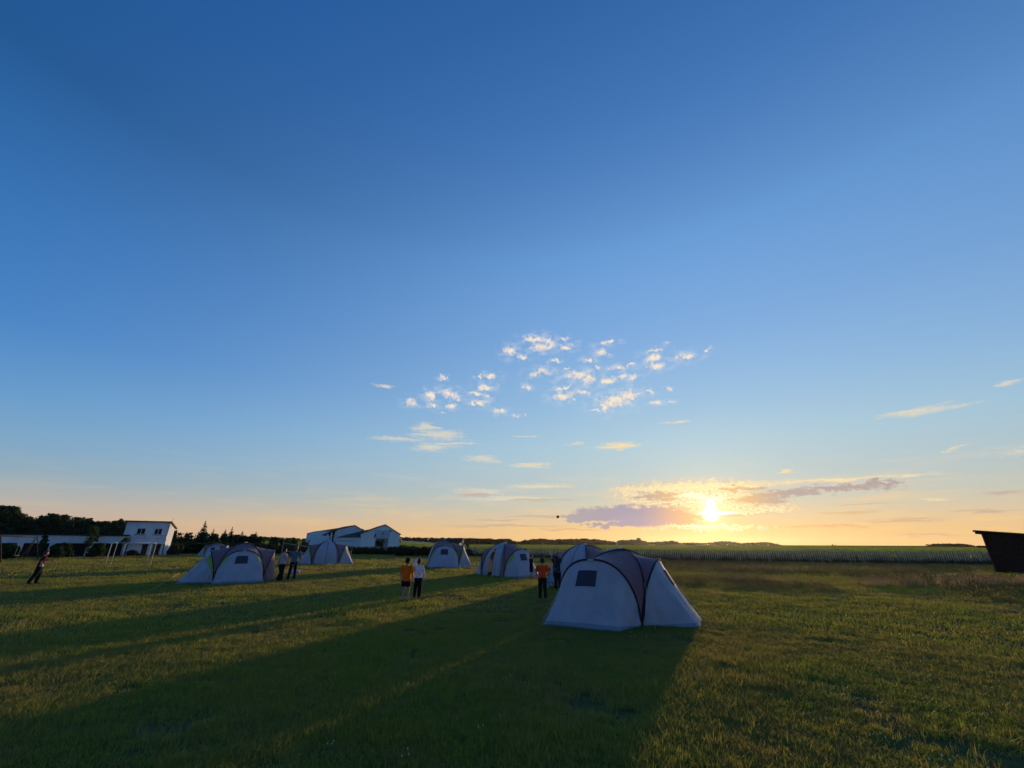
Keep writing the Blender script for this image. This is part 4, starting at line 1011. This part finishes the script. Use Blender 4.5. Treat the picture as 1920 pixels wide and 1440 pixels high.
# ------------------------------------------------------------------ timber shed, right edge
S0 = G(1872, 1074); sh = empty('timber_shed', S0); tag(sh, 'dark brown board shed with sloping roof and jutting beam at the right edge', 'shed')
wd_ = Vector((.70, -.714, 0)); sd2 = Vector((.714, .70, 0)); LS, DS = 5.0, 3.6
zL = zat(1849, 999, S0.y) ; zR = zL - .55
def wallboards(a, d, L, n, za, zb, name):
    m_ = MB(); k = int(L / .16); 
    for i in range(k):
        u0, u1 = L * i / k, L * (i + 1) / k - .012; off = .012 * (i % 2) + rnd.uniform(0, .006)
        z0_, z1_ = za + (zb - za) * u0 / L, za + (zb - za) * u1 / L
        p, q = a + d * u0 + n * off, a + d * (u1 + .016) + n * off; p2, q2 = p - n * .05, q - n * .05
        m_.add([(p.x, p.y, 0), (q.x, q.y, 0), (q2.x, q2.y, 0), (p2.x, p2.y, 0), (p.x, p.y, z0_), (q.x, q.y, z1_), (q2.x, q2.y, z1_), (p2.x, p2.y, z0_)], [(0,3,2,1),(4,5,6,7),(0,1,5,4),(1,2,6,5),(2,3,7,6),(3,0,4,7)])
    return m_.build(name, M_WOODD, sh)
wallboards(O, wd_, LS, -sd2, zL, zR, 'board_wall'); wallboards(O, sd2, DS, -wd_, zL, zL, 'board_wall')
cpst = MB(); cpst.bar(O + (-sd2 - wd_) * .05, O + (-sd2 - wd_) * .05 + Vector((0, 0, zL)), .14); cpst.build('corner_post', M_WOODD, sh)
rr2 = MB(); q = [-wd_ * .55 - sd2 * .45, wd_ * (LS + .5) - sd2 * .45, wd_ * (LS + .5) + sd2 * (DS + .3), -wd_ * .55 + sd2 * (DS + .3)]
zs = lambda v: zL + .10 + (zR - zL) / LS * v.dot(wd_)
rr2.add([(v.x, v.y, zs(v)) for v in q] + [(v.x, v.y, zs(v) + .05) for v in q], [(0,3,2,1),(4,5,6,7),(0,1,5,4),(1,2,6,5),(2,3,7,6),(3,0,4,7)]); rr2.build('roof', material('rusty_sheet_roof', (0.06, 0.03, 0.03), 0.6, var=.4, vscale=2), sh)
for v in (0, .5, 1.0):
    bm3 = MB(); a1 = -wd_ * .42 + sd2 * (DS * v); b1 = wd_ * (LS + .3) + sd2 * (DS * v)
    bm3.bar(Vector((a1.x, a1.y, zs(a1) - .09)), Vector((b1.x, b1.y, zs(b1) - .09)), .08, .15); bm3.build('rafter', M_WOODD, sh)
lg_ = MB(); z_ = zat(1855, 1025, S0.y); lg_.bar(Vector((0, 0, z_)) - wd_ * .62 - sd2 * .1, Vector((0, 0, z_)) + wd_ * 2 - sd2 * .1, .07, .14); lg_.build('jutting_beam', M_WOODD, sh)

# ------------------------------------------------------------------ trees
def leaf_mat(name, c, c2, trans=.25):
    mt = bpy.data.materials.new(name); mt.use_nodes = True; t = mt.node_tree; t.nodes.clear(); N = NT(t)
    oi = N.n('ShaderNodeObjectInfo').outputs['Random']; p = N.n('ShaderNodeNewGeometry').outputs['Position']
    f = N.maprange(N.noise(p, .8, 4, .7), .3, .7)
    cc = N.mixc(f, tuple(c) + (1,), tuple(c2) + (1,))
    b = N.n('ShaderNodeBsdfPrincipled'); b.inputs['Roughness'].default_value = .7; b.inputs['Specular IOR Level'].default_value = .15; t.links.new(cc, b.inputs['Base Color'])
    tr = N.n('ShaderNodeBsdfTranslucent'); t.links.new(cc, tr.inputs[0])
    mx = N.n('ShaderNodeMixShader'); mx.inputs[0].default_value = trans; t.links.new(b.outputs[0], mx.inputs[1]); t.links.new(tr.outputs[0], mx.inputs[2])
    o = N.n('ShaderNodeOutputMaterial'); t.links.new(mx.outputs[0], o.inputs[0]); return mt
M_BARK = material('bark', (0.07, 0.055, 0.045), .95, var=.3, vscale=6)
M_LEAFD = leaf_mat('dark_leaves', (0.028, 0.050, 0.016), (0.045, 0.070, 0.022))
M_LEAFG = leaf_mat('green_leaves', (0.045, 0.085, 0.025), (0.07, 0.11, 0.03))
M_NEEDLE = leaf_mat('needles', (0.020, 0.040, 0.018), (0.035, 0.055, 0.025), .12)
M_SCRUB = leaf_mat('scrub', (0.060, 0.070, 0.030), (0.095, 0.085, 0.045))
def leaves(centres, size, n_each, r, seed, drop=None):
    g = np.random.default_rng(seed)
    C = np.repeat(np.asarray(centres), n_each, 0)
    R = np.repeat(np.asarray(r), n_each)[:, None]
    d = g.normal(size=C.shape); d /= np.linalg.norm(d, axis=1)[:, None]
    P_ = C + d * R * (g.random((len(C), 1)) ** .4) * np.array([1, 1, .8])
    a = g.normal(size=C.shape); a /= np.linalg.norm(a, axis=1)[:, None]; b = np.cross(a, g.normal(size=C.shape)); b /= np.linalg.norm(b, axis=1)[:, None]
    s = size * g.uniform(.5, 1.3, (len(C), 1))
    V = np.stack([P_ - a * s, P_ + b * s * .45, P_ + a * s, P_ - b * s * .45], 1).reshape(-1, 3)
    return V, np.arange(len(V)).reshape(-1, 4)
def crown_pts(h, w, base, n, seed, kind='broad'):
    g = random.Random(seed); cs = []; rs = []
    for i in range(n):
        t = g.random() ** .8; z_ = base + (h - base) * (.08 + .86 * t)
        rad = w * math.sin(math.pi * min(.97, .18 + .8 * t)) ** .7 * g.uniform(.25, .95); an = g.random() * 6.283
        cs.append((rad * math.cos(an), rad * math.sin(an), z_)); rs.append(w * g.uniform(.22, .42))
    return cs, rs
def broad(h, w, seed, leafm, nl=26, per=55, lsz=None, base=None, parent=None, link=True):
    base = h * .22 if base is None else base
    cs, rs = crown_pts(h, w, base, nl, seed); V, Fq = leaves(cs, lsz or h * .032, per, rs, seed)
    cr = npmesh('crown', V, Fq, leafm, parent if parent else (None if link else False))
    tk = MB(); g = random.Random(seed)
    tk.tube([(0, 0, 0), (g.uniform(-.05, .05)*h, 0, h*.3), (g.uniform(-.05, .05)*h, g.uniform(-.05, .05)*h, h*.7)], [h*.024, h*.017, h*.006], 8)
    for c in cs[::3]: tk.tube([(0, 0, base + (c[2] - base) * .2), ((c[0]) * .5, c[1] * .5, c[2] * .8), c], [h*.009, h*.006, h*.002], 5)
    return cr, tk
def conifer(h, w, seed, link=True, parent=None):
    g = random.Random(seed); mb = MB(); z_ = h * .06
    while z_ < h * .985:
        t = z_ / h; r = w * (1 - t) ** .85 * g.uniform(.78, 1.15); nb = max(5, int(13 * (1 - t * .5)))
        ph = g.random() * 6
        for k in range(nb):
            if g.random() < .18: continue
            a = ph + 6.283 * k / nb + g.uniform(-.2, .2); rr = r * g.uniform(.45, 1.3); dx, dy = math.cos(a), math.sin(a)
            droop = -.22 * rr; ww = rr * .30
            for (s0, s1) in ((.0, .55), (.45, 1.0)):
                for tilt_ in (-1, 1):
                    p0 = (dx*rr*s0, dy*rr*s0, z_ + droop*s0*s0); p1 = (dx*rr*s1, dy*rr*s1, z_ + droop*s1*s1 + .05*rr)
                    q1 = (p0[0] - dy*ww*tilt_*.9 + dx*rr*.2, p0[1] + dx*ww*tilt_*.9 + dy*rr*.2, p0[2] - .09*rr - .02*h)
                    mb.add([p0, p1, q1], [(0, 1, 2)])
        z_ += h * g.uniform(.016, .036)
    for k in range(5): 
        a = k * 1.256; mb.add([(0, 0, h), (math.cos(a)*.02*h, math.sin(a)*.02*h, h*.94), (math.cos(a+.8)*.02*h, math.sin(a+.8)*.02*h, h*.94)], [(0, 1, 2)])
    tk = MB(); tk.tube([(0, 0, 0), (0, 0, h * .97)], [h * .02, h * .003], 7)
    return mb, tk
def tree_thing(name, label, cat, loc, h, w, seed, leafm=None, kind='broad', group=None, **k):
    o = empty(name, loc, rnd.random() * 6); tag(o, label, cat, group)
    if kind == 'broad':
        cr, tk = broad(h, w, seed, leafm or M_LEAFD, parent=o, **k)
    else:
        mb, tk = conifer(h, w, seed); mb.build('crown', M_NEEDLE, o)
    tk.build('trunk', M_BARK, o, True); return o
def ht(px, py, Y): 
    p = at(px, Y); return zat(px, py, Y) - hgt(p.x, p.y)
# spruces against the evening sky
for i, (px_, py_, lab) in enumerate(((364, 975, 'tallest spruce, right of the two-storey building'), (375, 993, 'very small spruce tip just right of the tallest spruce'), (387, 990, 'slim small spruce between the tallest spruce and the next pair'),
        (410, 991, 'left spruce of the close pair above the left tent'), (421, 987, 'right spruce of the close pair above the left tent'), (444, 995, 'broad low spruce right of the close pair'), (470, 996, 'rightmost spruce above the left tent'))):
    Y = 92 + i * 1.5; p = at(px_ + (1019 - py_) * .24, Y); h = ht(px_, py_, Y)
    tree_thing('spruce_tree', lab, 'tree', p, h, h * (.30 if i != 5 else .42), 50 + i, kind='con')
tree_thing('deciduous_tree', 'green tree in front of the long white building', 'tree', at(168, 62), ht(175, 986, 62), .85, 91, M_LEAFG, lsz=.12, per=60)
tree_thing('young_tree', 'small round-headed young tree at the corner of the two-storey building', 'tree', at(233, 64), ht(240, 1008, 64), .75, 92, M_LEAFG, lsz=.09, nl=14, base=1.5)
tree_thing('deciduous_tree', 'narrow dark tree left of the green one before the long white building', 'tree', at(80, 58), ht(86, 1003, 58), .55, 93, M_LEAFD, lsz=.10)
tree_thing('deciduous_tree', 'lone taller tree sticking out of the distant tree line', 'tree', at(1198, 560), ht(1198, 1004.5, 560), 4.0, 94, M_LEAFD, lsz=.6)
def bush(label, px_, py_, Y, w, seed, leafm, name='bush', h=None, **k):
    p = at(px_, Y); p.z = hgt(p.x, p.y); o = empty(name, p); hh = h or ht(px_, py_, Y); tag(o, label, 'bush')
    g = random.Random(seed); cs = []; rs = []
    for i in range(22):
        a = g.random() * 6.283; t = g.random(); r_ = w * .7 * math.sqrt(g.random()) * (1 - .45 * t)
        cs.append((r_ * math.cos(a), r_ * math.sin(a), hh * (.12 + .72 * t))); rs.append(min(w * .42, hh * .24))
    V, Fq = leaves(cs, k.get('lsz', w * .13), k.get('per', 150), rs, seed); npmesh('foliage', V, Fq, leafm, o)
    s_ = MB()
    for i in range(7): s_.tube([(0, 0, 0), (cs[i][0] * .6, cs[i][1] * .6, cs[i][2])], [.05, .015], 5)
    s_.build('stems', M_BARK, o); return o
bush('big round dark bush in front of the right-hand barn door', 713, 1011.5, 106, 1.55, 31, M_LEAFD)
bush('small dark bush on the edge of the bright crop field', 877, 1017.5, 105, .55, 32, M_LEAFD)
bush('brown leafless-looking bush below the two-storey building', 254, 1034, 66, 1.0, 33, M_SCRUB, h=1.0)
bush('dark bush left of the swing frame legs', 22, 1018, 53, 1.4, 34, M_LEAFD)
bush('wide dark bush before the long building, left of the green tree', 118, 1018, 57, 1.5, 35, M_LEAFD)
bush('dark bush just right of the green tree', 186, 1019, 61, 1.3, 36, M_LEAFD)
bush('greenish bush at the right corner of the two-storey building', 333, 1019, 74, 1.5, 37, M_SCRUB)
bush('dark bush at the right corner of the right-hand barn', 754, 1022, 104, .9, 38, M_LEAFD)
bush('low dark bush beside the hedge left of the tent with the square window', 770, 1028, 95, .9, 39, M_SCRUB)

# tree masses: prototypes scattered by geometry nodes
def proto_col(name, objs):
    c = bpy.data.collections.new(name)
    for o in objs: c.objects.link(o)
    return c
def join_proto(cr, tk, nm):
    me = cr.data; o = len(me.vertices)
    V = [tuple(v.co) for v in me.vertices] + [tuple(x) for x in tk.v]; Fs = [tuple(p.vertices) for p in me.polygons] + [tuple(i + o for i in f) for f in tk.f]
    n0 = len(me.polygons); m2 = bpy.data.meshes.new(nm); m2.from_pydata(V, [], Fs); m2.materials.append(me.materials[0]); m2.materials.append(M_BARK)
    m2.polygons.foreach_set('material_index', [0] * n0 + [1] * len(tk.f)); m2.update(); return bpy.data.objects.new(nm, m2)
protos = []
for i in range(5):
    cr, tk = broad(1.0, .26 + .05 * (i % 3), 200 + i, M_LEAFD, nl=26, per=46, lsz=.040, base=.10 if i % 2 else .03, link=False)
    protos.append(join_proto(cr, tk, 'tree_a'))
for i in range(2):
    mb, tk = conifer(1.0, .20, 300 + i); oo = mb.build('con', M_NEEDLE, None); COL.objects.unlink(oo); protos.append(join_proto(oo, tk, 'tree_b'))
C_TREE = proto_col('tree_shapes', protos)
def scatter(name, pts, rots, scl, colc, label, extra=None):
    me = bpy.data.meshes.new(name); me.from_pydata([tuple(p) for p in pts], [], [])
    ra = me.attributes.new('rot', 'FLOAT_VECTOR', 'POINT'); ra.data.foreach_set('vector', np.asarray(rots, np.float32).ravel())
    sa = me.attributes.new('scl', 'FLOAT_VECTOR', 'POINT'); sa.data.foreach_set('vector', np.asarray(scl, np.float32).ravel())
    o = bpy.data.objects.new(name, me); COL.objects.link(o); tag(o, label, None, None, 'stuff')
    ng = bpy.data.node_groups.new(name, 'GeometryNodeTree')
    ng.interface.new_socket('Geometry', in_out='INPUT', socket_type='NodeSocketGeometry'); ng.interface.new_socket('Geometry', in_out='OUTPUT', socket_type='NodeSocketGeometry')
    gi = ng.nodes.new('NodeGroupInput'); go = ng.nodes.new('NodeGroupOutput')
    ci = ng.nodes.new('GeometryNodeCollectionInfo'); ci.inputs[0].default_value = colc; ci.inputs['Separate Children'].default_value = True; ci.inputs['Reset Children'].default_value = True
    ip = ng.nodes.new('GeometryNodeInstanceOnPoints'); ip.inputs['Pick Instance'].default_value = True
    rv = ng.nodes.new('FunctionNodeRandomValue'); rv.data_type = 'INT'
    mi = [s for s in rv.inputs if s.name == 'Min' and s.type == 'INT'][0]; mx = [s for s in rv.inputs if s.name == 'Max' and s.type == 'INT'][0]
    mi.default_value = 0; mx.default_value = len(colc.objects) - 1
    ro = [s for s in rv.outputs if s.type == 'INT'][0]
    na = ng.nodes.new('GeometryNodeInputNamedAttribute'); na.data_type = 'FLOAT_VECTOR'; na.inputs[0].default_value = 'rot'
    nb = ng.nodes.new('GeometryNodeInputNamedAttribute'); nb.data_type = 'FLOAT_VECTOR'; nb.inputs[0].default_value = 'scl'
    er = ng.nodes.new('FunctionNodeEulerToRotation')
    L = ng.links.new
    L(gi.outputs[0], ip.inputs['Points']); L(ci.outputs[0], ip.inputs['Instance']); L(ro, ip.inputs['Instance Index'])
    L(na.outputs[0], er.inputs[0]); L(er.outputs[0], ip.inputs['Rotation']); L(nb.outputs[0], ip.inputs['Scale']); L(ip.outputs[0], go.inputs[0])
    md = o.modifiers.new('scatter', 'NODES'); md.node_group = ng
    return o
def wood(name, label, prof, Y, rows, step, wfac=1.0, dY=None, lo=.80):
    pts = []; rots = []; scl = []; g = random.Random(hash(label) % 1000 if False else len(label))
    for r in range(rows):
        YY = Y + r * (dY or Y * .04); x = prof[0][0]; dpx = step / YY * 840
        while x < prof[-1][0] - .01:
            for (xa, ya), (xb, yb) in zip(prof[:-1], prof[1:]):
                if xa <= x < xb: yt = ya + (yb - ya) * (x - xa) / (xb - xa)
            p = at(x, YY); z0 = hgt(p.x, p.y); hh = (zat(x, yt, YY) - z0) * g.uniform(lo, 1.03) * (1.0 if r == 0 else .97)
            pts.append((p.x + g.uniform(-.4, .4) * step, p.y + g.uniform(-.4, .4) * step, z0 - .02)); rots.append((0, 0, g.random() * 6.28))
            w = hh * wfac * g.uniform(.8, 1.25); scl.append((w, w, hh)); x += dpx * g.uniform(.7, 1.3)
    return scatter(name, pts, rots, scl, C_TREE, label)
wood('woodland', 'dark wood behind the long low building', [(-60, 940), (-10, 948), (8, 952), (22, 966), (60, 967), (105, 963), (120, 968), (150, 970), (172, 977), (200, 974), (216, 970), (228, 978), (245, 975), (270, 978), (300, 985), (335, 990)], 135, 4, 2.4, 1.1, None, .88)
wood('hedgerow', 'dark trees and scrub behind the left tents', [(322, 1000), (350, 997), (380, 999), (420, 1000), (470, 1002), (510, 1005), (560, 1009), (575, 1015)], 100, 3, 1.8, 1.2)
wood('scrub_belt', 'low dark scrub behind the left tents', [(316, 1014), (420, 1016), (560, 1021), (640, 1024), (700, 1025), (760, 1024)], 82, 3, 1.0, 2.4, 2.5)
wood('scrub_belt', 'low scrub below the barns', [(560, 1021), (600, 1022), (700, 1025), (752, 1025)], 118, 2, 1.2, 2.2, 5)
wood('hedge', 'brownish olive hedge left of the tent with the square window', [(748, 1021), (775, 1023), (800, 1024), (838, 1023), (870, 1026), (888, 1031)], 74, 3, .8, 2.2, 2)
wood('wooded_ridge', 'wooded ridge on the left horizon', [(425, 1004), (500, 1006), (560, 1009), (620, 1010), (750, 1006.5), (800, 1007.5), (870, 1008), (900, 1009.5), (955, 1010)], 540, 6, 5, 2.4, 36)
wood('distant_treeline', 'distant tree line on the horizon', [(855, 1009), (915, 1009), (925, 1010.5), (950, 1009.5), (962, 1013), (975, 1015), (985, 1012), (1000, 1010), (1018, 1009), (1032, 1011.5), (1060, 1010), (1090, 1009.5), (1120, 1010.5), (1140, 1013), (1155, 1016), (1165, 1011.5),
     (1180, 1011), (1205, 1012), (1212, 1016), (1235, 1014.5), (1262, 1013), (1275, 1017.5), (1300, 1016.5), (1320, 1018), (1350, 1014.5), (1372, 1014.5), (1390, 1018), (1412, 1016.5), (1440, 1016), (1455, 1019), (1464, 1021)], 560, 5, 4, 2.4, 12)
wood('distant_grove', 'low dark grove on the right horizon', [(1742, 1020), (1752, 1019), (1775, 1018), (1800, 1018.3), (1815, 1020), (1824, 1022)], 330, 3, 1.8, 2.6, 4)
wood('distant_scrub', 'faint scrub on the right horizon', [(1555, 1021.5), (1562, 1018.8), (1568, 1021.5)], 420, 2, 3, 1.0, 4)
wood('distant_scrub', 'faint scrub beside the shed', [(1820, 1022), (1830, 1021), (1840, 1023)], 330, 1, 2.5, 1.0, 4)
# ------------------------------------------------------------------ grass
def grass_mat(name, c1, c2, c3, trans=.45, sc=.5):
    mt = bpy.data.materials.new(name); mt.use_nodes = True; t = mt.node_tree; t.nodes.clear(); N = NT(t)
    oi = N.n('ShaderNodeObjectInfo'); p = N.n('ShaderNodeNewGeometry').outputs['Position']
    f = N.maprange(N.noise(p, sc, 4, .65), .36, .64)
    dry = N.math('MULTIPLY', N.maprange(N.noise(p, .11, 5, .7), .44, .62), .75)
    cc = N.mixc(f, tuple(c1) + (1,), tuple(c2) + (1,))
    cc = N.mixc(dry, cc, tuple(c3) + (1,))
    cc = N.mixc(N.maprange(oi.outputs['Random'], .55, 1.0), cc, tuple(c3) + (1,))
    b = N.n('ShaderNodeBsdfPrincipled'); b.inputs['Roughness'].default_value = .55; b.inputs['Specular IOR Level'].default_value = .25; t.links.new(cc, b.inputs['Base Color'])
    tr = N.n('ShaderNodeBsdfTranslucent'); t.links.new(N.mixc(0.5, cc, N.mixc(1.0, cc, (1.9, 1.75, .6, 1), 'MULTIPLY')), tr.inputs[0])
    mx = N.n('ShaderNodeMixShader'); mx.inputs[0].default_value = trans; t.links.new(b.outputs[0], mx.inputs[1]); t.links.new(tr.outputs[0], mx.inputs[2])
    o = N.n('ShaderNodeOutputMaterial'); t.links.new(mx.outputs[0], o.inputs[0]); return mt
M_GR = grass_mat('lawn_blades', (0.165, 0.215, 0.040), (0.215, 0.225, 0.042), (0.24, 0.195, 0.080), .52)
M_DRY = grass_mat('dry_stems', (0.38, 0.25, 0.15), (0.42, 0.30, 0.19), (0.14, 0.13, 0.05), .4)
M_RANK = grass_mat('rank_weeds', (0.035, 0.042, 0.018), (0.050, 0.045, 0.024), (0.07, 0.055, 0.03), .12)
M_WEED = grass_mat('weeds', (0.100, 0.120, 0.030), (0.140, 0.125, 0.045), (0.20, 0.15, 0.07), .5)
M_CROPB = grass_mat('crop_blades', (0.11, 0.185, 0.025), (0.125, 0.18, 0.028), (0.11, 0.16, 0.03), .5, .03)
def tuft(nm, nb, rad, h, w, mt, seed, lean=.5, heads=0, headc=None):
    g = np.random.default_rng(seed); V = []; Fs = []; mi = []
    for i in range(nb):
        a = g.random() * 6.283; r = rad * math.sqrt(g.random()); x, y = r * math.cos(a), r * math.sin(a)
        hh = h * g.uniform(.45, 1.15); la = g.random() * 6.283; ln = lean * hh * g.uniform(.1, 1.0); ww = w * g.uniform(.6, 1.2)
        fa = g.random() * 3.1416; fx, fy = math.cos(fa) * ww / 2, math.sin(fa) * ww / 2; o = len(V)
        for t_, wk in ((0, 1), (.45, .85), (.8, .5)):
            cx, cy, cz = x + math.cos(la) * ln * t_ ** 2, y + math.sin(la) * ln * t_ ** 2, hh * t_ * (1 - .12 * t_)
            V += [(cx - fx * wk, cy - fy * wk, cz), (cx + fx * wk, cy + fy * wk, cz)]
        V.append((x + math.cos(la) * ln, y + math.sin(la) * ln, hh * .9))
        Fs += [(o, o+1, o+3, o+2), (o+2, o+3, o+5, o+4), (o+4, o+5, o+6)]; mi += [0, 0, 0]
        if i < heads:
            c = Vector(V[-1]); s_ = w * 2.2 if headc else w * 1.6; o = len(V); hl = h * .16
            V += [tuple(c + Vector(q)) for q in ((s_, 0, 0), (0, s_, 0), (-s_, 0, 0), (0, -s_, 0), (0, 0, hl), (0, 0, -hl * .4))]
            Fs += [(o, o+1, o+4), (o+1, o+2, o+4), (o+2, o+3, o+4), (o+3, o, o+4), (o+1, o, o+5), (o+2, o+1, o+5), (o+3, o+2, o+5), (o, o+3, o+5)]; mi += [1 if headc else 0] * 8
    me = bpy.data.meshes.new(nm); me.from_pydata(V, [], Fs); me.materials.append(mt)
    if headc: me.materials.append(headc)
    me.polygons.foreach_set('material_index', mi); me.update(); return bpy.data.objects.new(nm, me)
A0, A1 = R_(-62), R_(67)
def polar(n, r0, r1, pw=1.0):
    a = rng.uniform(A0, A1, n); u = rng.random(n)
    r = (r0 ** (2/pw) + u * (r1 ** (2/pw) - r0 ** (2/pw))) ** (pw/2)
    return r * np.sin(a), r * np.cos(a)
SEED_N = Vector((13.1, 7.7, 0))
def nz(x, y, s): return mnoise.noise(Vector((x * s, y * s, 3.3)))
tent_c = [(t.location.x, t.location.y) for t in (TF, TE, TD, TC, TB, TA)]
def scat(name, n, r0, r1, colc, label, smin, smax, pw=1.0, fn_=None, zrange=(.8, 1.2), kind=True, hmod=None):
    xs, ys = polar(n, r0, r1, pw); pts = []; rots = []; scl = []
    for x, y in zip(xs, ys):
        if fn_ and not fn_(x, y): continue
        k = rng.uniform(smin, smax); hk = k * rng.uniform(*zrange) * (hmod(x, y) if hmod else 1)
        pts.append((x, y, hgt(x, y))); rots.append((rng.normal(0, .08), rng.normal(0, .08), rng.random() * 6.28)); scl.append((k, k, hk))
    return scatter(name, pts, rots, scl, colc, label)
C_G1 = proto_col('tuft_near', [tuft('tuft', 40, .12, .062, .0055, M_GR, 400 + i, 1.0) for i in range(6)])
C_G2 = proto_col('tuft_mid', [tuft('tuft', 34, .27, .078, .011, M_GR, 420 + i, .9) for i in range(5)])
C_G3 = proto_col('tuft_far', [tuft('tuft', 34, .7, .10, .030, M_GR, 440 + i, .8) for i in range(4)])
def hm(x, y): return 0.75 + 0.9 * max(0, nz(x, y, .35) + .15) + .4 * max(0, nz(x, y, 1.3))
inside = lambda x, y: y < fence_y(x) - .2
scat('grass', 46000, 2.6, 13.5, C_G1, 'short trampled grass close to the camera', .8, 1.35, 1.15, lambda x, y: nz(x, y, .9) + .6 * nz(x, y, 2.7) > -.42 + .3 * rng.random() - .15, (.6, 1.3), hmod=hm)
scat('grass', 26000, 12.5, 36, C_G2, 'short grass around the tents', .8, 1.3, 1.2, None, (.6, 1.3), hmod=hm)
scat('grass', 26000, 34, 112, C_G3, 'grass towards the fence', .8, 1.3, 1.2, inside, (.6, 1.3), hmod=hm)
# taller scattered blades and clover
M_FLOW = material('white_flower', (0.62, 0.60, 0.52), .8)
C_T = proto_col('tall_tuft', [tuft('tall', 8, .06, .14, .005, M_GR, 460 + i, .5) for i in range(5)])
scat('grass_tufts', 4200, 4.0, 20, C_T, 'taller grass blades standing out of the short grass', .6, 1.2, 1.1, lambda x, y: nz(x, y, .6) + .5 * nz(x, y, 2.3) > .02)
C_F = proto_col('flowers', [tuft('flower', 5, .10, .13, .004, M_GR, 480 + i, .3, 3, M_FLOW) for i in range(3)])
scat('clover_flowers', 500, 4.5, 45, C_F, 'small white flower heads in the grass', .6, 1.1, 1.2, lambda x, y: x > -2 or nz(x, y, .2) > .15)
# dry seeding grass bands on the right
C_D = proto_col('dry_tufts', [tuft('dry', 16, .22, .42, .009, M_DRY, 500 + i, .45, 9) for i in range(5)])
def band(x, y):
    a = math.atan2(x, y); r = math.hypot(x, y)
    if x < 3.5: return False
    d1 = abs(y - (25.5 - .12 * (x - 14) + 1.5 * nz(x, y, .12))) < 2.3 and x > 12
    d2 = abs(y - (38 + 2 * nz(x, y, .1))) < 2.6
    return (d1 or d2) and nz(x, y, .25) > -.18 and rng.random() < .8
scat('dry_grass', 22000, 18, 52, C_D, 'tall dry pinkish seeding grass in bands on the right', .6, 1.1, 1.1, band)
C_W = proto_col('weed_tufts', [tuft('weed', 26, .35, .62, .03, M_RANK, 520 + i, .4) for i in range(5)])
def near_fence(x, y):
    d = fence_y(x) - y
    return -5 < d < 2.6 and (d < 0 or rng.random() < (1.15 - d * .34))
scat('weeds', 60000, 44, 115, C_W, 'rank weeds along the foot of the picket fence', .6, 1.15, 1.0, near_fence, hmod=lambda x, y: 1.65 if y > fence_y(x) + .3 else 1.0)
C_M = proto_col('meadow_tufts', [tuft('meadow', 26, .30, .26, .018, M_WEED, 540 + i, .5, 5) for i in range(4)])
scat('meadow_grass', 16000, 24, 60, C_M, 'longer unmown grass towards the fence on the right', .6, 1.1, 1.1, lambda x, y: inside(x, y) and x > 4 and nz(x, y, .12) > -.05)
# crop beyond the fence
C_C = proto_col('crop_tufts', [tuft('crop', 60, 1.3, .55, .10, M_CROPB, 560 + i, .3) for i in range(4)])
def crop_ok(x, y): return y > fence_y(x) + 5
scat('crop', 30000, 55, 420, C_C, 'even green crop standing in the field beyond the fence', .8, 1.2, 1.3, crop_ok, (.9, 1.1))

# ------------------------------------------------------------------ evening haze
hz = MB(); hz.box(-1500, 1500, -300, 1500, -1.0, 22.0)
hm_ = bpy.data.materials.new('evening_haze'); hm_.use_nodes = True; ht_ = hm_.node_tree; ht_.nodes.clear()
pv = ht_.nodes.new('ShaderNodeVolumePrincipled'); pv.inputs['Color'].default_value = (0.9, 0.88, 0.85, 1); pv.inputs['Density'].default_value = 0.000035; pv.inputs['Anisotropy'].default_value = 0.80
ou_ = ht_.nodes.new('ShaderNodeOutputMaterial'); ht_.links.new(pv.outputs[0], ou_.inputs['Volume'])
tag(hz.build('haze', hm_), 'thin evening haze glowing under the sun', None, None, 'stuff')
